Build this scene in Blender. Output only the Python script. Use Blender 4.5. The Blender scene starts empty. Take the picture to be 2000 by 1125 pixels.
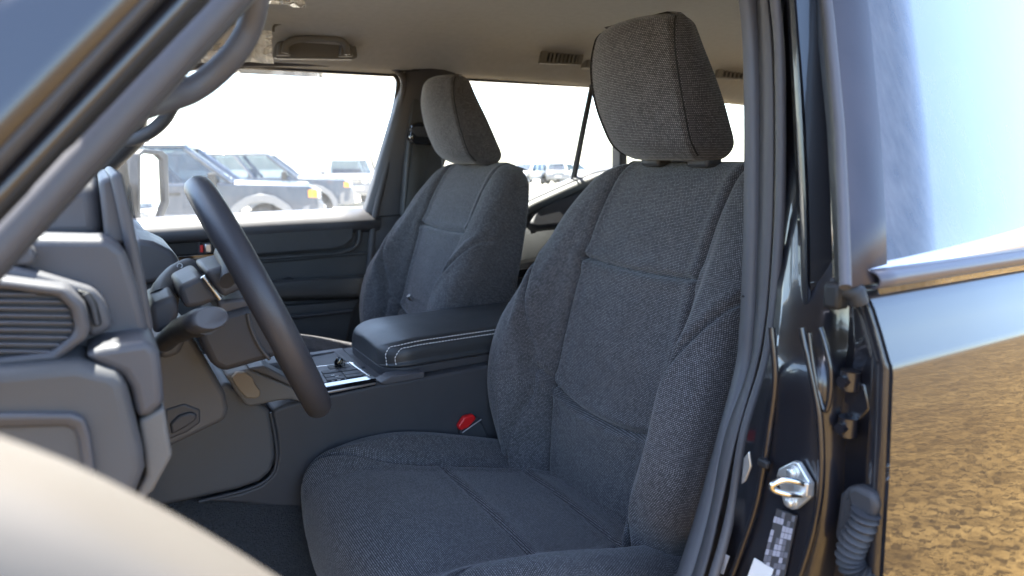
import bpy, bmesh, math, random
import numpy as np
from mathutils import Vector, Matrix

random.seed(7)
rng = np.random.default_rng(7)
sc = bpy.context.scene
col = sc.collection
R = math.radians

# ------------------------------------------------------------------ camera
FPX = 1363.44                      # focal length in pixels of a 2000 px wide frame
YAW, PIT, ROL = R(30.405), R(10.826), R(-0.2)
CAM = np.array([0.0, -1.244, 1.45])
f_ = np.array([math.sin(YAW)*math.cos(PIT), math.cos(YAW)*math.cos(PIT), -math.sin(PIT)])
r_ = np.array([math.cos(YAW), -math.sin(YAW), 0.0]); u_ = np.cross(r_, f_)
r_, u_ = math.cos(ROL)*r_ + math.sin(ROL)*u_, -math.sin(ROL)*r_ + math.cos(ROL)*u_
# the car stands about one degree off level: car and camera share this tilt
TILT = Matrix.Translation(CAM) @ Matrix.Rotation(R(1.08), 4, Vector(r_)) @ Matrix.Translation(-Vector(CAM))
cd = bpy.data.cameras.new('camera'); cam = bpy.data.objects.new('camera', cd); col.objects.link(cam)
cd.sensor_width = 36; cd.lens = FPX/2000*36; cd.clip_start = .01; cd.clip_end = 2000
M = Matrix.Identity(4)
for i in range(3):
    M[i][0] = r_[i]; M[i][1] = u_[i]; M[i][2] = -f_[i]; M[i][3] = CAM[i]
cam.matrix_world = TILT @ M
cd.dof.use_dof = True; cd.dof.focus_distance = 1.0; cd.dof.aperture_fstop = 5.6
sc.camera = cam

# ------------------------------------------------------------------ sky, sun, exposure
SUN = Vector((-.05, .30, .95)).normalized()      # towards the sun
w = bpy.data.worlds.new('World'); sc.world = w; w.use_nodes = True
nt = w.node_tree; bg = nt.nodes['Background']
sky = nt.nodes.new('ShaderNodeTexSky'); sky.sky_type = 'NISHITA'; sky.sun_disc = False
sky.sun_elevation = math.asin(SUN.z); sky.sun_rotation = math.atan2(SUN.x, SUN.y)
sky.dust_density = 1.6; sky.ozone_density = 2.2; sky.air_density = 1.0
nt.links.new(sky.outputs[0], bg.inputs[0]); bg.inputs[1].default_value = .15
sl = bpy.data.lights.new('sun', 'SUN'); so = bpy.data.objects.new('sun', sl); col.objects.link(so)
sl.energy = 5.0; sl.angle = R(.6); sl.color = (1, .95, .87)
so.rotation_euler = SUN.to_track_quat('Z', 'Y').to_euler(); so.location = (0, 0, 6)
sc.view_settings.view_transform = 'Standard'; sc.view_settings.look = 'None'
sc.view_settings.exposure = 2.85; sc.view_settings.gamma = 1
sc.cycles.use_denoising = True
sc.cycles.max_bounces = 10; sc.cycles.diffuse_bounces = 6; sc.cycles.glossy_bounces = 5; sc.cycles.transparent_max_bounces = 16
sc.cycles.sample_clamp_indirect = 8

# ------------------------------------------------------------------ helpers
def V(px, py, y):
    d = f_ + r_*(px-1000)/FPX + u_*(562.5-py)/FPX
    return Vector(CAM + d*((y-CAM[1])/d[1]))
def VX(px, py, x):
    d = f_ + r_*(px-1000)/FPX + u_*(562.5-py)/FPX
    return Vector(CAM + d*(x/d[0]))
def VZ(px, py, z):
    d = f_ + r_*(px-1000)/FPX + u_*(562.5-py)/FPX
    return Vector(CAM + d*((z-CAM[2])/d[2]))
def cat(pts, n=8, closed=False):
    P = [Vector(p) for p in pts]; out = []; m = len(P)
    for i in range(m if closed else m-1):
        if closed: a, b, c, d = P[i-1], P[i], P[(i+1) % m], P[(i+2) % m]
        else: a, b, c, d = P[max(i-1, 0)], P[i], P[i+1], P[min(i+2, m-1)]
        for k in range(n):
            t = k/n
            out.append(.5*((2*b)+(c-a)*t+(2*a-5*b+4*c-d)*t*t+(3*b-a-3*c+d)*t**3))
    if not closed: out.append(P[-1].copy())
    return out
def empty(name, parent=None, loc=(0, 0, 0)):
    o = bpy.data.objects.new(name, None); col.objects.link(o); o.location = loc; o.empty_display_size = .1
    if parent: o.parent = parent
    return o
def mesh(name, verts, faces, mat, parent=None, smooth=True, bevel=0, seg=2, sharp=40, uv=None, subd=0):
    me = bpy.data.meshes.new(name); me.from_pydata([tuple(v) for v in verts], [], faces); me.validate(); 
    bm = bmesh.new(); bm.from_mesh(me); bmesh.ops.recalc_face_normals(bm, faces=bm.faces); bm.to_mesh(me); bm.free()
    if uv is not None:
        L = me.uv_layers.new(name='UVMap')
        li = np.zeros(len(me.loops), dtype=np.int32); me.loops.foreach_get('vertex_index', li)
        L.data.foreach_set('uv', np.asarray(uv, dtype=np.float32)[li].ravel())
    if mat: me.materials.append(mat)
    o = bpy.data.objects.new(name, me); col.objects.link(o)
    if parent: o.parent = parent
    if smooth:
        me.polygons.foreach_set('use_smooth', [True]*len(me.polygons))
        me.set_sharp_from_angle(angle=R(sharp))
    if bevel:
        b = o.modifiers.new('b', 'BEVEL'); b.width = bevel; b.segments = seg; b.limit_method = 'ANGLE'; b.angle_limit = R(30); b.harden_normals = False
    if subd:
        s = o.modifiers.new('s', 'SUBSURF'); s.levels = subd; s.render_levels = subd
    return o
def prism(name, poly, off, mat, parent=None, bevel=0, seg=3, scale=1.0):
    P = [Vector(p) for p in poly]; off = Vector(off); n = len(P)
    c = sum(P, Vector())/n
    Q = [c+(p-c)*scale+off for p in P]
    faces = [list(range(n))[::-1], list(range(n, 2*n))] + [[i, (i+1) % n, n+(i+1) % n, n+i] for i in range(n)]
    return mesh(name, P+Q, faces, mat, parent, bevel=bevel, seg=seg)
def ppoly(name, px, y, d, mat, parent=None, bevel=0, seg=3, scale=1.0):
    return prism(name, [V(a, b, y) for a, b in px], (0, d, 0), mat, parent, bevel, seg, scale)
def box(name, c, s, mat, parent=None, bevel=0, seg=2, rot=None):
    c = Vector(c); h = Vector(s)/2
    vs = [Vector((x*h.x, y*h.y, z*h.z)) for x in (-1, 1) for y in (-1, 1) for z in (-1, 1)]
    if rot is not None: vs = [rot @ v for v in vs]
    fs = [(0, 1, 3, 2), (4, 6, 7, 5), (0, 4, 5, 1), (2, 3, 7, 6), (0, 2, 6, 4), (1, 5, 7, 3)]
    return mesh(name, [v+c for v in vs], fs, mat, parent, bevel=bevel, seg=seg)
def tube_data(pts, r, n=12, closed=False, flat=None):
    P = [Vector(p) for p in pts]; m = len(P); verts = []; faces = []
    T = []
    for i in range(m):
        a = P[i-1] if (i > 0 or closed) else P[i]; b = P[(i+1) % m] if (i < m-1 or closed) else P[i]
        T.append((b-a).normalized())
    up = Vector((0, 1, 0)) if abs(T[0].y) < .9 else Vector((0, 0, 1))
    N = (up - T[0]*up.dot(T[0])).normalized()
    for i in range(m):
        N = (N - T[i]*N.dot(T[i])).normalized(); B = T[i].cross(N)
        rr = r[i] if hasattr(r, '__len__') else r
        for k in range(n):
            a = 2*math.pi*k/n
            kx, ky = (1, 1) if flat is None else flat
            verts.append(P[i] + (N*math.cos(a)*kx + B*math.sin(a)*ky)*rr)
    for i in range(m if closed else m-1):
        for k in range(n):
            j = (i+1) % m
            faces.append((i*n+k, i*n+(k+1) % n, j*n+(k+1) % n, j*n+k))
    if not closed:
        faces.append(tuple(range(n))[::-1]); faces.append(tuple(range((m-1)*n, m*n)))
    return verts, faces
def tube(name, pts, r, mat, parent=None, n=12, closed=False, flat=None):
    v, f = tube_data(pts, r, n, closed, flat)
    return mesh(name, v, f, mat, parent, sharp=60)
def loft(name, rails, mat, parent=None, thick=0, off=None, sharp=40, uv=False, subd=0):
    """rails: equal-length point lists; a surface through them, given body by thick (Solidify)"""
    n = len(rails[0]); verts = [p for r in rails for p in r]; faces = []
    for a in range(len(rails)-1):
        for i in range(n-1):
            faces.append((a*n+i, a*n+i+1, (a+1)*n+i+1, (a+1)*n+i))
    uvs = None
    o = mesh(name, verts, faces, mat, parent, sharp=sharp, subd=subd)
    if thick:
        s = o.modifiers.new('t', 'SOLIDIFY'); s.thickness = thick; s.offset = 0 if off is None else off
    return o
def ring(name, outer, inner, off, mat, parent=None, bevel=0, seg=2):
    """frame between two outlines with the same count, extruded by off"""
    n = len(outer); off = Vector(off)
    vs = [Vector(p) for p in outer]+[Vector(p) for p in inner]; vs += [v+off for v in vs]
    fs = []
    for i in range(n):
        j = (i+1) % n
        fs += [(i, j, n+j, n+i), (2*n+i, 3*n+i, 3*n+j, 2*n+j), (i, 2*n+i, 2*n+j, j), (n+i, n+j, 3*n+j, 3*n+i)]
    return mesh(name, vs, fs, mat, parent, bevel=bevel, seg=seg)
def join(name, parts, mat, parent=None, bevel=0, sharp=40):
    vs = []; fs = []
    for v, f in parts:
        k = len(vs); vs += list(v); fs += [tuple(i+k for i in q) for q in f]
    return mesh(name, vs, fs, mat, parent, bevel=bevel, sharp=sharp)
def boxdata(c, s, rot=None):
    c = Vector(c); h = Vector(s)/2
    vs = [Vector((x*h.x, y*h.y, z*h.z)) for x in (-1, 1) for y in (-1, 1) for z in (-1, 1)]
    if rot is not None: vs = [rot @ v for v in vs]
    return [v+c for v in vs], [(0, 1, 3, 2), (4, 6, 7, 5), (0, 4, 5, 1), (2, 3, 7, 6), (0, 2, 6, 4), (1, 5, 7, 3)]
def label(o, l, c=None, g=None, k=None):
    if l: o['label'] = l
    if c: o['category'] = c
    if g: o['group'] = g
    if k: o['kind'] = k
    return o
def copy_tree(o, parent=None):
    c = o.copy(); col.objects.link(c); c.parent = parent
    for ch in list(o.children): copy_tree(ch, c)
    return c

# ------------------------------------------------------------------ materials
MATS = {}
def mat(name, base, rough=.5, metal=0, coat=0, spec=.5, bump=None, var=0, varscale=20, coords='Object', coat_rough=.03, coat_ior=1.5):
    m = bpy.data.materials.new(name); m.use_nodes = True; n = m.node_tree.nodes; l = m.node_tree.links; b = n['Principled BSDF']
    b.inputs['Base Color'].default_value = (*base, 1); b.inputs['Roughness'].default_value = rough
    b.inputs['Metallic'].default_value = metal; b.inputs['Coat Weight'].default_value = coat; b.inputs['Coat Roughness'].default_value = coat_rough; b.inputs['Coat IOR'].default_value = coat_ior
    b.inputs['Specular IOR Level'].default_value = spec
    tc = n.new('ShaderNodeTexCoord')
    if var:
        no = n.new('ShaderNodeTexNoise'); no.inputs['Scale'].default_value = varscale; no.inputs['Detail'].default_value = 4
        l.new(tc.outputs[coords], no.inputs['Vector'])
        mr = n.new('ShaderNodeMapRange'); mr.inputs[3].default_value = 1-var; mr.inputs[4].default_value = 1+var
        l.new(no.outputs[0], mr.inputs[0])
        mx = n.new('ShaderNodeMix'); mx.data_type = 'RGBA'; mx.blend_type = 'MULTIPLY'; mx.inputs[0].default_value = 1
        mx.inputs[6].default_value = (*base, 1); l.new(mr.outputs[0], mx.inputs[7]); l.new(mx.outputs[2], b.inputs['Base Color'])
        mr2 = n.new('ShaderNodeMapRange'); mr2.inputs[3].default_value = max(rough-.08, 0); mr2.inputs[4].default_value = min(rough+.1, 1)
        l.new(no.outputs[0], mr2.inputs[0]); l.new(mr2.outputs[0], b.inputs['Roughness'])
    if bump:
        kind, scale, strength, dist = bump
        if kind == 'voronoi':
            t = n.new('ShaderNodeTexVoronoi'); t.inputs['Scale'].default_value = scale; out = t.outputs['Distance']
        else:
            t = n.new('ShaderNodeTexNoise'); t.inputs['Scale'].default_value = scale; t.inputs['Detail'].default_value = 3; out = t.outputs[0]
        l.new(tc.outputs[coords], t.inputs['Vector'])
        bp = n.new('ShaderNodeBump'); bp.inputs['Strength'].default_value = strength; bp.inputs['Distance'].default_value = dist
        l.new(out, bp.inputs['Height']); l.new(bp.outputs[0], b.inputs['Normal'])
    MATS[name] = m
    return m
def fabric(name, dark, light, pitch=.0034, row=.0024):
    m = bpy.data.materials.new(name); m.use_nodes = True; n = m.node_tree.nodes; l = m.node_tree.links; b = n['Principled BSDF']
    b.inputs['Roughness'].default_value = .9; b.inputs['Specular IOR Level'].default_value = .2
    b.inputs['Sheen Weight'].default_value = .25; b.inputs['Sheen Roughness'].default_value = .4
    uv = n.new('ShaderNodeTexCoord')
    br = n.new('ShaderNodeTexBrick'); br.offset = .5
    br.inputs['Scale'].default_value = 1; br.inputs['Brick Width'].default_value = pitch; br.inputs['Row Height'].default_value = row
    br.inputs['Mortar Size'].default_value = row*.26; br.inputs['Mortar Smooth'].default_value = .6; br.inputs['Bias'].default_value = 0
    br.inputs['Color1'].default_value = (*light, 1); br.inputs['Color2'].default_value = (*[a*.45+c*.55 for a, c in zip(light, dark)], 1)
    br.inputs['Mortar'].default_value = (*dark, 1)
    l.new(uv.outputs['UV'], br.inputs['Vector'])
    no = n.new('ShaderNodeTexNoise'); no.inputs['Scale'].default_value = 9; no.inputs['Detail'].default_value = 5
    l.new(uv.outputs['UV'], no.inputs['Vector'])
    mr = n.new('ShaderNodeMapRange'); mr.inputs[3].default_value = .75; mr.inputs[4].default_value = 1.25; l.new(no.outputs[0], mr.inputs[0])
    mx = n.new('ShaderNodeMix'); mx.data_type = 'RGBA'; mx.blend_type = 'MULTIPLY'; mx.inputs[0].default_value = 1
    l.new(br.outputs['Color'], mx.inputs[6]); l.new(mr.outputs[0], mx.inputs[7]); l.new(mx.outputs[2], b.inputs['Base Color'])
    bp = n.new('ShaderNodeBump'); bp.inputs['Strength'].default_value = .5; bp.inputs['Distance'].default_value = .0006; bp.invert = True
    l.new(br.outputs['Fac'], bp.inputs['Height']); l.new(bp.outputs[0], b.inputs['Normal'])
    return m
def glass(name, tint, refl=1.0, rough=0.0, dust_haze=0):
    m = bpy.data.materials.new(name); m.use_nodes = True; n = m.node_tree.nodes; l = m.node_tree.links
    n.remove(n['Principled BSDF']); out = n['Material Output']
    t = n.new('ShaderNodeBsdfTransparent'); t.inputs[0].default_value = (*tint, 1)
    g = n.new('ShaderNodeBsdfGlossy'); g.inputs['Roughness'].default_value = rough
    # thin pane: Schlick reflectance, the same from both faces
    lw = n.new('ShaderNodeLayerWeight'); lw.inputs[0].default_value = .5
    pw = n.new('ShaderNodeMath'); pw.operation = 'POWER'; pw.inputs[1].default_value = 5; l.new(lw.outputs['Facing'], pw.inputs[0])
    ma = n.new('ShaderNodeMath'); ma.operation = 'MULTIPLY_ADD'; ma.inputs[1].default_value = .96; ma.inputs[2].default_value = .04; l.new(pw.outputs[0], ma.inputs[0])
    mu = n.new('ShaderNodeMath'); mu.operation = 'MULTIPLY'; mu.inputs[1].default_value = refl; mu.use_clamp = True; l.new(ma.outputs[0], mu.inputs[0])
    mi = n.new('ShaderNodeMixShader'); l.new(mu.outputs[0], mi.inputs[0]); l.new(t.outputs[0], mi.inputs[1]); l.new(g.outputs[0], mi.inputs[2])
    last = mi
    if dust_haze:      # pale veil: real dirt on dusty_glass, painted haze and sunlight elsewhere
        tc = n.new('ShaderNodeTexCoord'); mp_ = n.new('ShaderNodeMapping'); mp_.inputs['Scale'].default_value = (90, 90, 6)
        no = n.new('ShaderNodeTexNoise'); no.inputs['Scale'].default_value = 1; no.inputs['Detail'].default_value = 4
        l.new(tc.outputs['Object'], mp_.inputs[0]); l.new(mp_.outputs[0], no.inputs['Vector'])
        mr = n.new('ShaderNodeMapRange'); mr.inputs[3].default_value = 0; mr.inputs[4].default_value = dust_haze*2; l.new(no.outputs[0], mr.inputs[0])
        df = n.new('ShaderNodeBsdfTranslucent'); df.inputs[0].default_value = (.9, .89, .87, 1); d2 = n.new('ShaderNodeBsdfDiffuse'); d2.inputs[0].default_value = (.9, .89, .87, 1)
        ad = n.new('ShaderNodeMixShader'); ad.inputs[0].default_value = .5; l.new(df.outputs[0], ad.inputs[1]); l.new(d2.outputs[0], ad.inputs[2])
        m2 = n.new('ShaderNodeMixShader'); l.new(mr.outputs[0], m2.inputs[0]); l.new(mi.outputs[0], m2.inputs[1]); l.new(ad.outputs[0], m2.inputs[2]); last = m2
    l.new(last.outputs[0], out.inputs[0])
    return m

FAB = fabric('seat_fabric', (.022, .0215, .0245), (.235, .228, .238), .0032, .0024)
PL = mat('dark_plastic', (.045, .046, .052), .55, bump=('noise', 900, .25, .0006), var=.12, varscale=30)
PLG = mat('grey_plastic', (.074, .074, .083), .5, bump=('noise', 800, .25, .0006), var=.1, varscale=25)
PLB = mat('taupe_plastic', (.076, .076, .080), .55, bump=('noise', 800, .25, .0006), var=.1, varscale=25)
PLBL = mat('tan_plastic', (.125, .118, .110), .6, bump=('noise', 700, .25, .0006), var=.1)
DOORP = mat('door_plastic', (.058, .060, .063), .45, bump=('voronoi', 420, .5, .0008), var=.15, varscale=14)
LEATHER = mat('black_leatherette', (.034, .037, .041), .40, bump=('voronoi', 650, .35, .0006), var=.12, varscale=18)
RIMM = mat('wheel_leather', (.045, .045, .052), .42, bump=('voronoi', 700, .25, .0005), var=.1)
PIANO = mat('gloss_black', (.006, .006, .007), .08, coat=1)
CHROME = mat('bright_metal', (.75, .74, .72), .18, metal=1, var=.12, varscale=60)
SATIN = mat('satin_silver', (.55, .55, .56), .3, metal=1)
HEAD = mat('headliner_cloth', (.42, .42, .405), .95, spec=.1, bump=('noise', 500, .4, .0008), var=.1, varscale=60)
HEADP = mat('ceiling_plastic', (.15, .15, .145), .55, bump=('noise', 700, .2, .0005))
RUB = mat('seal_rubber', (.035, .034, .036), .45, var=.25, varscale=30)
RUBG = mat('seal_grey', (.072, .069, .074), .55, var=.12, varscale=40)
BOOT = mat('boot_rubber', (.03, .03, .034), .6, var=.2, varscale=40)
BLACK = mat('black_rubber', (.012, .012, .013), .6)
PAINT = mat('navy_black_paint', (.010, .0098, .0135), .35, coat=1, var=.12, varscale=6, coat_rough=.015, coat_ior=1.5)
_n = PAINT.node_tree.nodes; _l = PAINT.node_tree.links      # faint orange peel in the clear coat
_t = _n.new('ShaderNodeTexNoise'); _t.inputs['Scale'].default_value = 55; _t.inputs['Detail'].default_value = 2
_b = _n.new('ShaderNodeBump'); _b.inputs['Strength'].default_value = .03; _b.inputs['Distance'].default_value = .002
_c = _n.new('ShaderNodeTexCoord'); _l.new(_c.outputs['Object'], _t.inputs['Vector']); _l.new(_t.outputs[0], _b.inputs['Height']); _l.new(_b.outputs[0], _n['Principled BSDF'].inputs['Coat Normal'])
APPL = mat('black_applique', (.035, .033, .042), .38, bump=('noise', 300, .15, .0005), var=.3, varscale=18)
CARPET = mat('carpet', (.06, .062, .066), 1, spec=.05, bump=('noise', 420, 1, .006), var=.5, varscale=260)
RED = mat('red_button', (.62, .012, .014), .35)
WHITE = mat('white_print', (.75, .75, .75), .6)
ZINC = mat('zinc_steel', (.70, .70, .68), .30, metal=.75, var=.2, varscale=90)
CREAM = mat('cream_panel', (.082, .073, .060), .5, var=.05, varscale=6, bump=('noise', 500, .1, .0005))
THREAD = mat('dark_thread', (.012, .012, .014), .8)
BELT = mat('belt_webbing', (.05, .048, .045), .8, bump=('noise', 900, .4, .0006), var=.15, varscale=90)
PLASTW = glass('clear_plastic_film', (.9, .9, .89), 2.0, .1, .5)  # white veil mixed in so the film looks bright and sunlit
GLASS = glass('window_glass', (.93, .95, .94), 1.0)
GLASSD = glass('dusty_glass', (.95, .96, .95), 1.0, 0, .028)
TINT = glass('tinted_glass', (.08, .085, .09), 4.2, 0, .11)  # pale haze painted in to whiten reflections; mirroring stronger than real glass
MIRR = mat('mirror_silver', (.85, .86, .86), .02, metal=1)
STICK = None

# ------------------------------------------------------------------ ground (one sheet to the horizon)
def ground_material():
    m = bpy.data.materials.new('sandy_dirt'); m.use_nodes = True; n = m.node_tree.nodes; l = m.node_tree.links; b = n['Principled BSDF']
    b.inputs['Roughness'].default_value = .95; b.inputs['Specular IOR Level'].default_value = .1
    tc = n.new('ShaderNodeTexCoord')
    def noise(sc, det, ro):
        k = n.new('ShaderNodeTexNoise'); k.inputs['Scale'].default_value = sc; k.inputs['Detail'].default_value = det; k.inputs['Roughness'].default_value = ro
        l.new(tc.outputs['Object'], k.inputs['Vector']); return k
    def ramp(src, p0, c0, p1, c1):
        k = n.new('ShaderNodeValToRGB'); k.color_ramp.elements[0].position = p0; k.color_ramp.elements[1].position = p1
        k.color_ramp.elements[0].color = (*c0, 1); k.color_ramp.elements[1].color = (*c1, 1); l.new(src, k.inputs[0]); return k
    def mul(a, b_):
        k = n.new('ShaderNodeMix'); k.data_type = 'RGBA'; k.blend_type = 'MULTIPLY'; k.inputs[0].default_value = 1; l.new(a, k.inputs[6]); l.new(b_, k.inputs[7]); return k
    n1 = noise(.9, 8, .7); n2 = noise(22, 7, .75); n3 = noise(5, 6, .7); n4 = noise(60, 4, .7)
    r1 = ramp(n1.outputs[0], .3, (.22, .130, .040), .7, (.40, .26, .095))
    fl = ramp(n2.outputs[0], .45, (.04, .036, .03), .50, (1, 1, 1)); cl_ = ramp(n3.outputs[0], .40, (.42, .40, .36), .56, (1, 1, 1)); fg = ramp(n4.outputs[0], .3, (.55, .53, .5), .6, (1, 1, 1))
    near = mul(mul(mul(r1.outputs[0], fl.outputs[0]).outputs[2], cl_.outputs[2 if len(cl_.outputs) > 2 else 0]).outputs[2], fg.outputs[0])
    far = mul(ramp(n1.outputs[0], .3, (.50, .46, .39), .7, (.62, .58, .50)).outputs[0], ramp(n3.outputs[0], .3, (.8, .8, .78), .6, (1, 1, 1)).outputs[0])  # far ground painted paler for an overexposed, washed-out look
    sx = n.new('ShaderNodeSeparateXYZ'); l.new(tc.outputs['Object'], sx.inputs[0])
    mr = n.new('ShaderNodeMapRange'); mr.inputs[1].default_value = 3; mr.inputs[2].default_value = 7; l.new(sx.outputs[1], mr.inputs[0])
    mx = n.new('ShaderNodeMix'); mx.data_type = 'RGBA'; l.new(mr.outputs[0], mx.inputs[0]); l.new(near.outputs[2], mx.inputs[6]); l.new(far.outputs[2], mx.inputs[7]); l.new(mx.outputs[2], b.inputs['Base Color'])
    bp = n.new('ShaderNodeBump'); bp.inputs['Strength'].default_value = .8; bp.inputs['Distance'].default_value = .03
    l.new(n2.outputs[0], bp.inputs['Height']); l.new(bp.outputs[0], b.inputs['Normal'])
    return m
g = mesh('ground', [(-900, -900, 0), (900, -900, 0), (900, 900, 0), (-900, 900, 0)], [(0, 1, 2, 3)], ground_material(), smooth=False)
label(g, 'sandy tan dirt ground of the open lot', k='structure')

# ------------------------------------------------------------------ the car whose open front doorway we look through
car = empty('car')
car.matrix_world = TILT
label(car, 'dark navy four-wheel drive seen close up through its open driver doorway, grey cloth seats inside', 'car')

# ---- shell: floor, firewall, roof, tailgate, skins
shell = empty('body_shell', car)
box('floor_pan', (.75, 0, .60), (3.1, 1.7, .06), PL, shell)
box('firewall', (-.66, 0, .98), (.06, 1.66, .72), PL, shell)
box('tailgate', (2.52, 0, .93), (.08, 1.66, .72), PAINT, shell, .02)
xs = np.linspace(.10, 2.45, 12)
prof = [(-.78, 1.70), (-.745, 1.70), (-.71, 1.70), (-.62, 1.738), (-.48, 1.768), (-.25, 1.785), (0, 1.79), (.25, 1.785), (.46, 1.768), (.56, 1.745), (.615, 1.715), (.645, 1.69), (.672, 1.678), (.71, 1.674)]
rails = [[Vector((x, y, z - .05*max(0, (x-1.0))**2*.5 + (.0 if x > .2 else -.03))) for y, z in prof] for x in xs]
hl = loft('headliner', rails, HEAD, car, sharp=80, subd=1)
roofp = [(-.825, 1.71), (-.81, 1.75), (-.74, 1.80), (-.5, 1.84), (0, 1.855), (.5, 1.84), (.70, 1.80), (.78, 1.74), (.82, 1.69)]
loft('roof_skin', [[Vector((x, y, z-.04*max(0, x-1.2))) for y, z in roofp] for x in xs], PAINT, shell, thick=.006, sharp=80)
# roof rails that close the gap between headliner and skin (far side and near side)
for s, ya, yb in ((1, .70, .83), (-1, -.82, -.76)):
    prism('roof_rail', [(.05, ya, 1.668 if s > 0 else 1.70), (.05, yb, 1.668 if s > 0 else 1.70), (.05, yb, 1.73), (.05, ya, 1.73)], (2.4, 0, 0), PAINT, shell, .008)
prism('windshield_header', [(-.02, -.78, 1.70), (.12, -.78, 1.665), (.14, -.78, 1.76), (.10, -.78, 1.80)], (0, 1.46, 0), HEADP, shell, .01)
# windshield between the pillars
ws = [[Vector((.05-.80*t, y*(.86+.14*t), 1.70-.46*t - .03*abs(y)*0)) for y in np.linspace(-.82, .82, 9)] for t in np.linspace(0, 1, 6)]
loft('windshield', ws, GLASS, car, thick=.005)
prism('hood', [(-.72, -.86, 1.18), (-2.1, -.84, 1.08), (-2.2, -.84, .6), (-.72, -.86, .6)], (0, 1.72, 0), PAINT, shell, .04)
# rear side closures
prism('quarter_panel', [(1.62, .80, .6), (2.5, .80, .6), (2.5, .80, 1.30), (1.62, .80, 1.36)], (0, .12, 0), PAINT, shell, .02)
loft('rear_window', [[(2.50, y, z) for y in (-.68, 0, .68)] for z in (1.28, 1.68)], GLASSD, car, thick=.004)

# ---- far (passenger) front door
fd = empty('door', car); label(fd, 'black grained passenger front door seen from inside')
prism('door_panel', [(-.35, .742, .62), (.63, .742, .62), (.675, .742, .95), (.705, .742, 1.262), (-.35, .742, 1.262)], (0, .06, 0), DOORP, fd, .006)
prism('door_skin', [(-.45, .90, .45), (.72, .90, .45), (.74, .90, 1.26), (-.45, .90, 1.26)], (0, .03, 0), PAINT, fd, .01)
sp = [(.742, 1.225), (.724, 1.238), (.718, 1.250), (.722, 1.262), (.743, 1.277), (.772, 1.289), (.80, 1.290), (.83, 1.27)]
loft('window_sill', [[Vector((x, y, z + .004*math.sin(x*3))) for y, z in sp] for x in np.linspace(-.35, .706, 10)], PLG, fd, thick=.004, sharp=70)  # same plastic as the panel, coloured paler so the sill looks sunlit
pad = [(452, 446), (489, 442), (684, 426), (692, 434), (692, 467), (676, 482), (649, 489), (502, 500), (452, 504)]
ppoly('armrest_pad', pad, .722, .03, DOORP, fd, .010, 4)
fr_o = [(300, 445), (489, 431), (702, 414), (712, 425), (710, 475), (690, 495), (655, 503), (502, 513), (300, 524)]
# moulded lip under the pad
tube('pad_lip', cat([V(a, b, .735) for a, b in [(420, 511), (502, 506), (600, 499), (660, 494), (690, 484), (701, 468), (701, 432)]], 6), .006, DOORP, fd)
tube('panel_ridge', [V(a, b, .738) for a, b in [(470, 513), (560, 507), (640, 500), (722, 493)]], .0045, DOORP, fd)
arm = []
for px in np.linspace(470, 712, 14):
    k = (px-470)/242
    yy = .70-.012*math.sin(k*3)
    t0 = V(px, 552-k*14, .742); t1 = V(px, 553-k*14, yy); t2 = V(px, 558-k*14, yy-.012); t3 = V(px, 578-k*8, yy-.012); t4 = V(px, 584-k*8, yy); t5 = V(px, 590-k*8, .742)
    arm.append([t0, t1, t2, t3, t4, t5])
loft('armrest', arm, DOORP, fd, thick=.004, sharp=50)
ppoly('pull_cup', [(556, 547), (572, 543), (580, 552), (560, 556)], .70, .03, BLACK, fd, .003)
ppoly('lower_panel', [(520, 600), (705, 585), (690, 612), (672, 690), (520, 720)], .726, .02, DOORP, fd, .006)
tube('map_pocket_edge', [V(a, b, .715) for a, b in [(540, 622), (620, 614), (688, 606)]], .006, PL, fd)
# inside release and lock
ppoly('handle_recess', [(318, 466), (395, 464), (395, 497), (318, 500)], .738, .01, BLACK, fd, .003)
hb = [V(a, b, .735) for a, b in [(387, 466), (416, 464), (418, 496), (388, 498)]]
hi = [V(a, b, .735) for a, b in [(391, 470), (413, 468), (414, 492), (391, 494)]]
ring('release_bezel', hb, hi, (0, .008, 0), PL, fd, .001)
ppoly('lock_tab', [(391, 479), (397, 479), (397, 493), (391, 493)], .730, .01, RED, fd, .001)
ppoly('release_lever', [(399, 476), (414, 475), (415, 494), (400, 495)], .722, .018, SATIN, fd, .004)
ppoly('trim_strip', [(340, 500), (425, 494), (425, 506), (345, 512)], .728, .012, PIANO, fd, .003)
ppoly('door_ledge', [(340, 516), (440, 509), (440, 520), (345, 528)], .722, .02, PL, fd, .004)
# side window of that door
wt = [V(a, b, y) for a, b, y in [(250, 160, .70), (390, 128, .705), (520, 127, .705), (742, 132, .705), (768, 143, .705), (777, 168, .712), (765, 240, .735), (722, 412, .80)]]
gl = [Vector((-.30, .80, 1.27)), Vector((.70, .80, 1.27)), Vector((.745, .715, 1.66)), Vector((.70, .705, 1.69)), Vector((.05, .705, 1.69))]
prism('window_glass', gl, (0, .004, 0), GLASSD, fd)
wc = cat([V(a, b, y) for a, b, y in [(350, 131, .70), (520, 128, .70), (700, 130, .70), (752, 135, .70), (774, 150, .70), (777, 175, .705), (764, 240, .73), (722, 412, .785)]], 8)
tube('glass_channel', wc, .0075, RUB, fd)
wf = cat([V(a, b, y) for a, b, y in [(350, 127, .675), (520, 123, .672), (700, 125, .672), (757, 129, .672), (784, 147, .672), (788, 180, .68), (775, 250, .702), (752, 340, .72), (731, 430, .732), (722, 520, .735), (712, 640, .735)]], 8)
tube('opening_seal', wf, .0095, RUBG, car)

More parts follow.
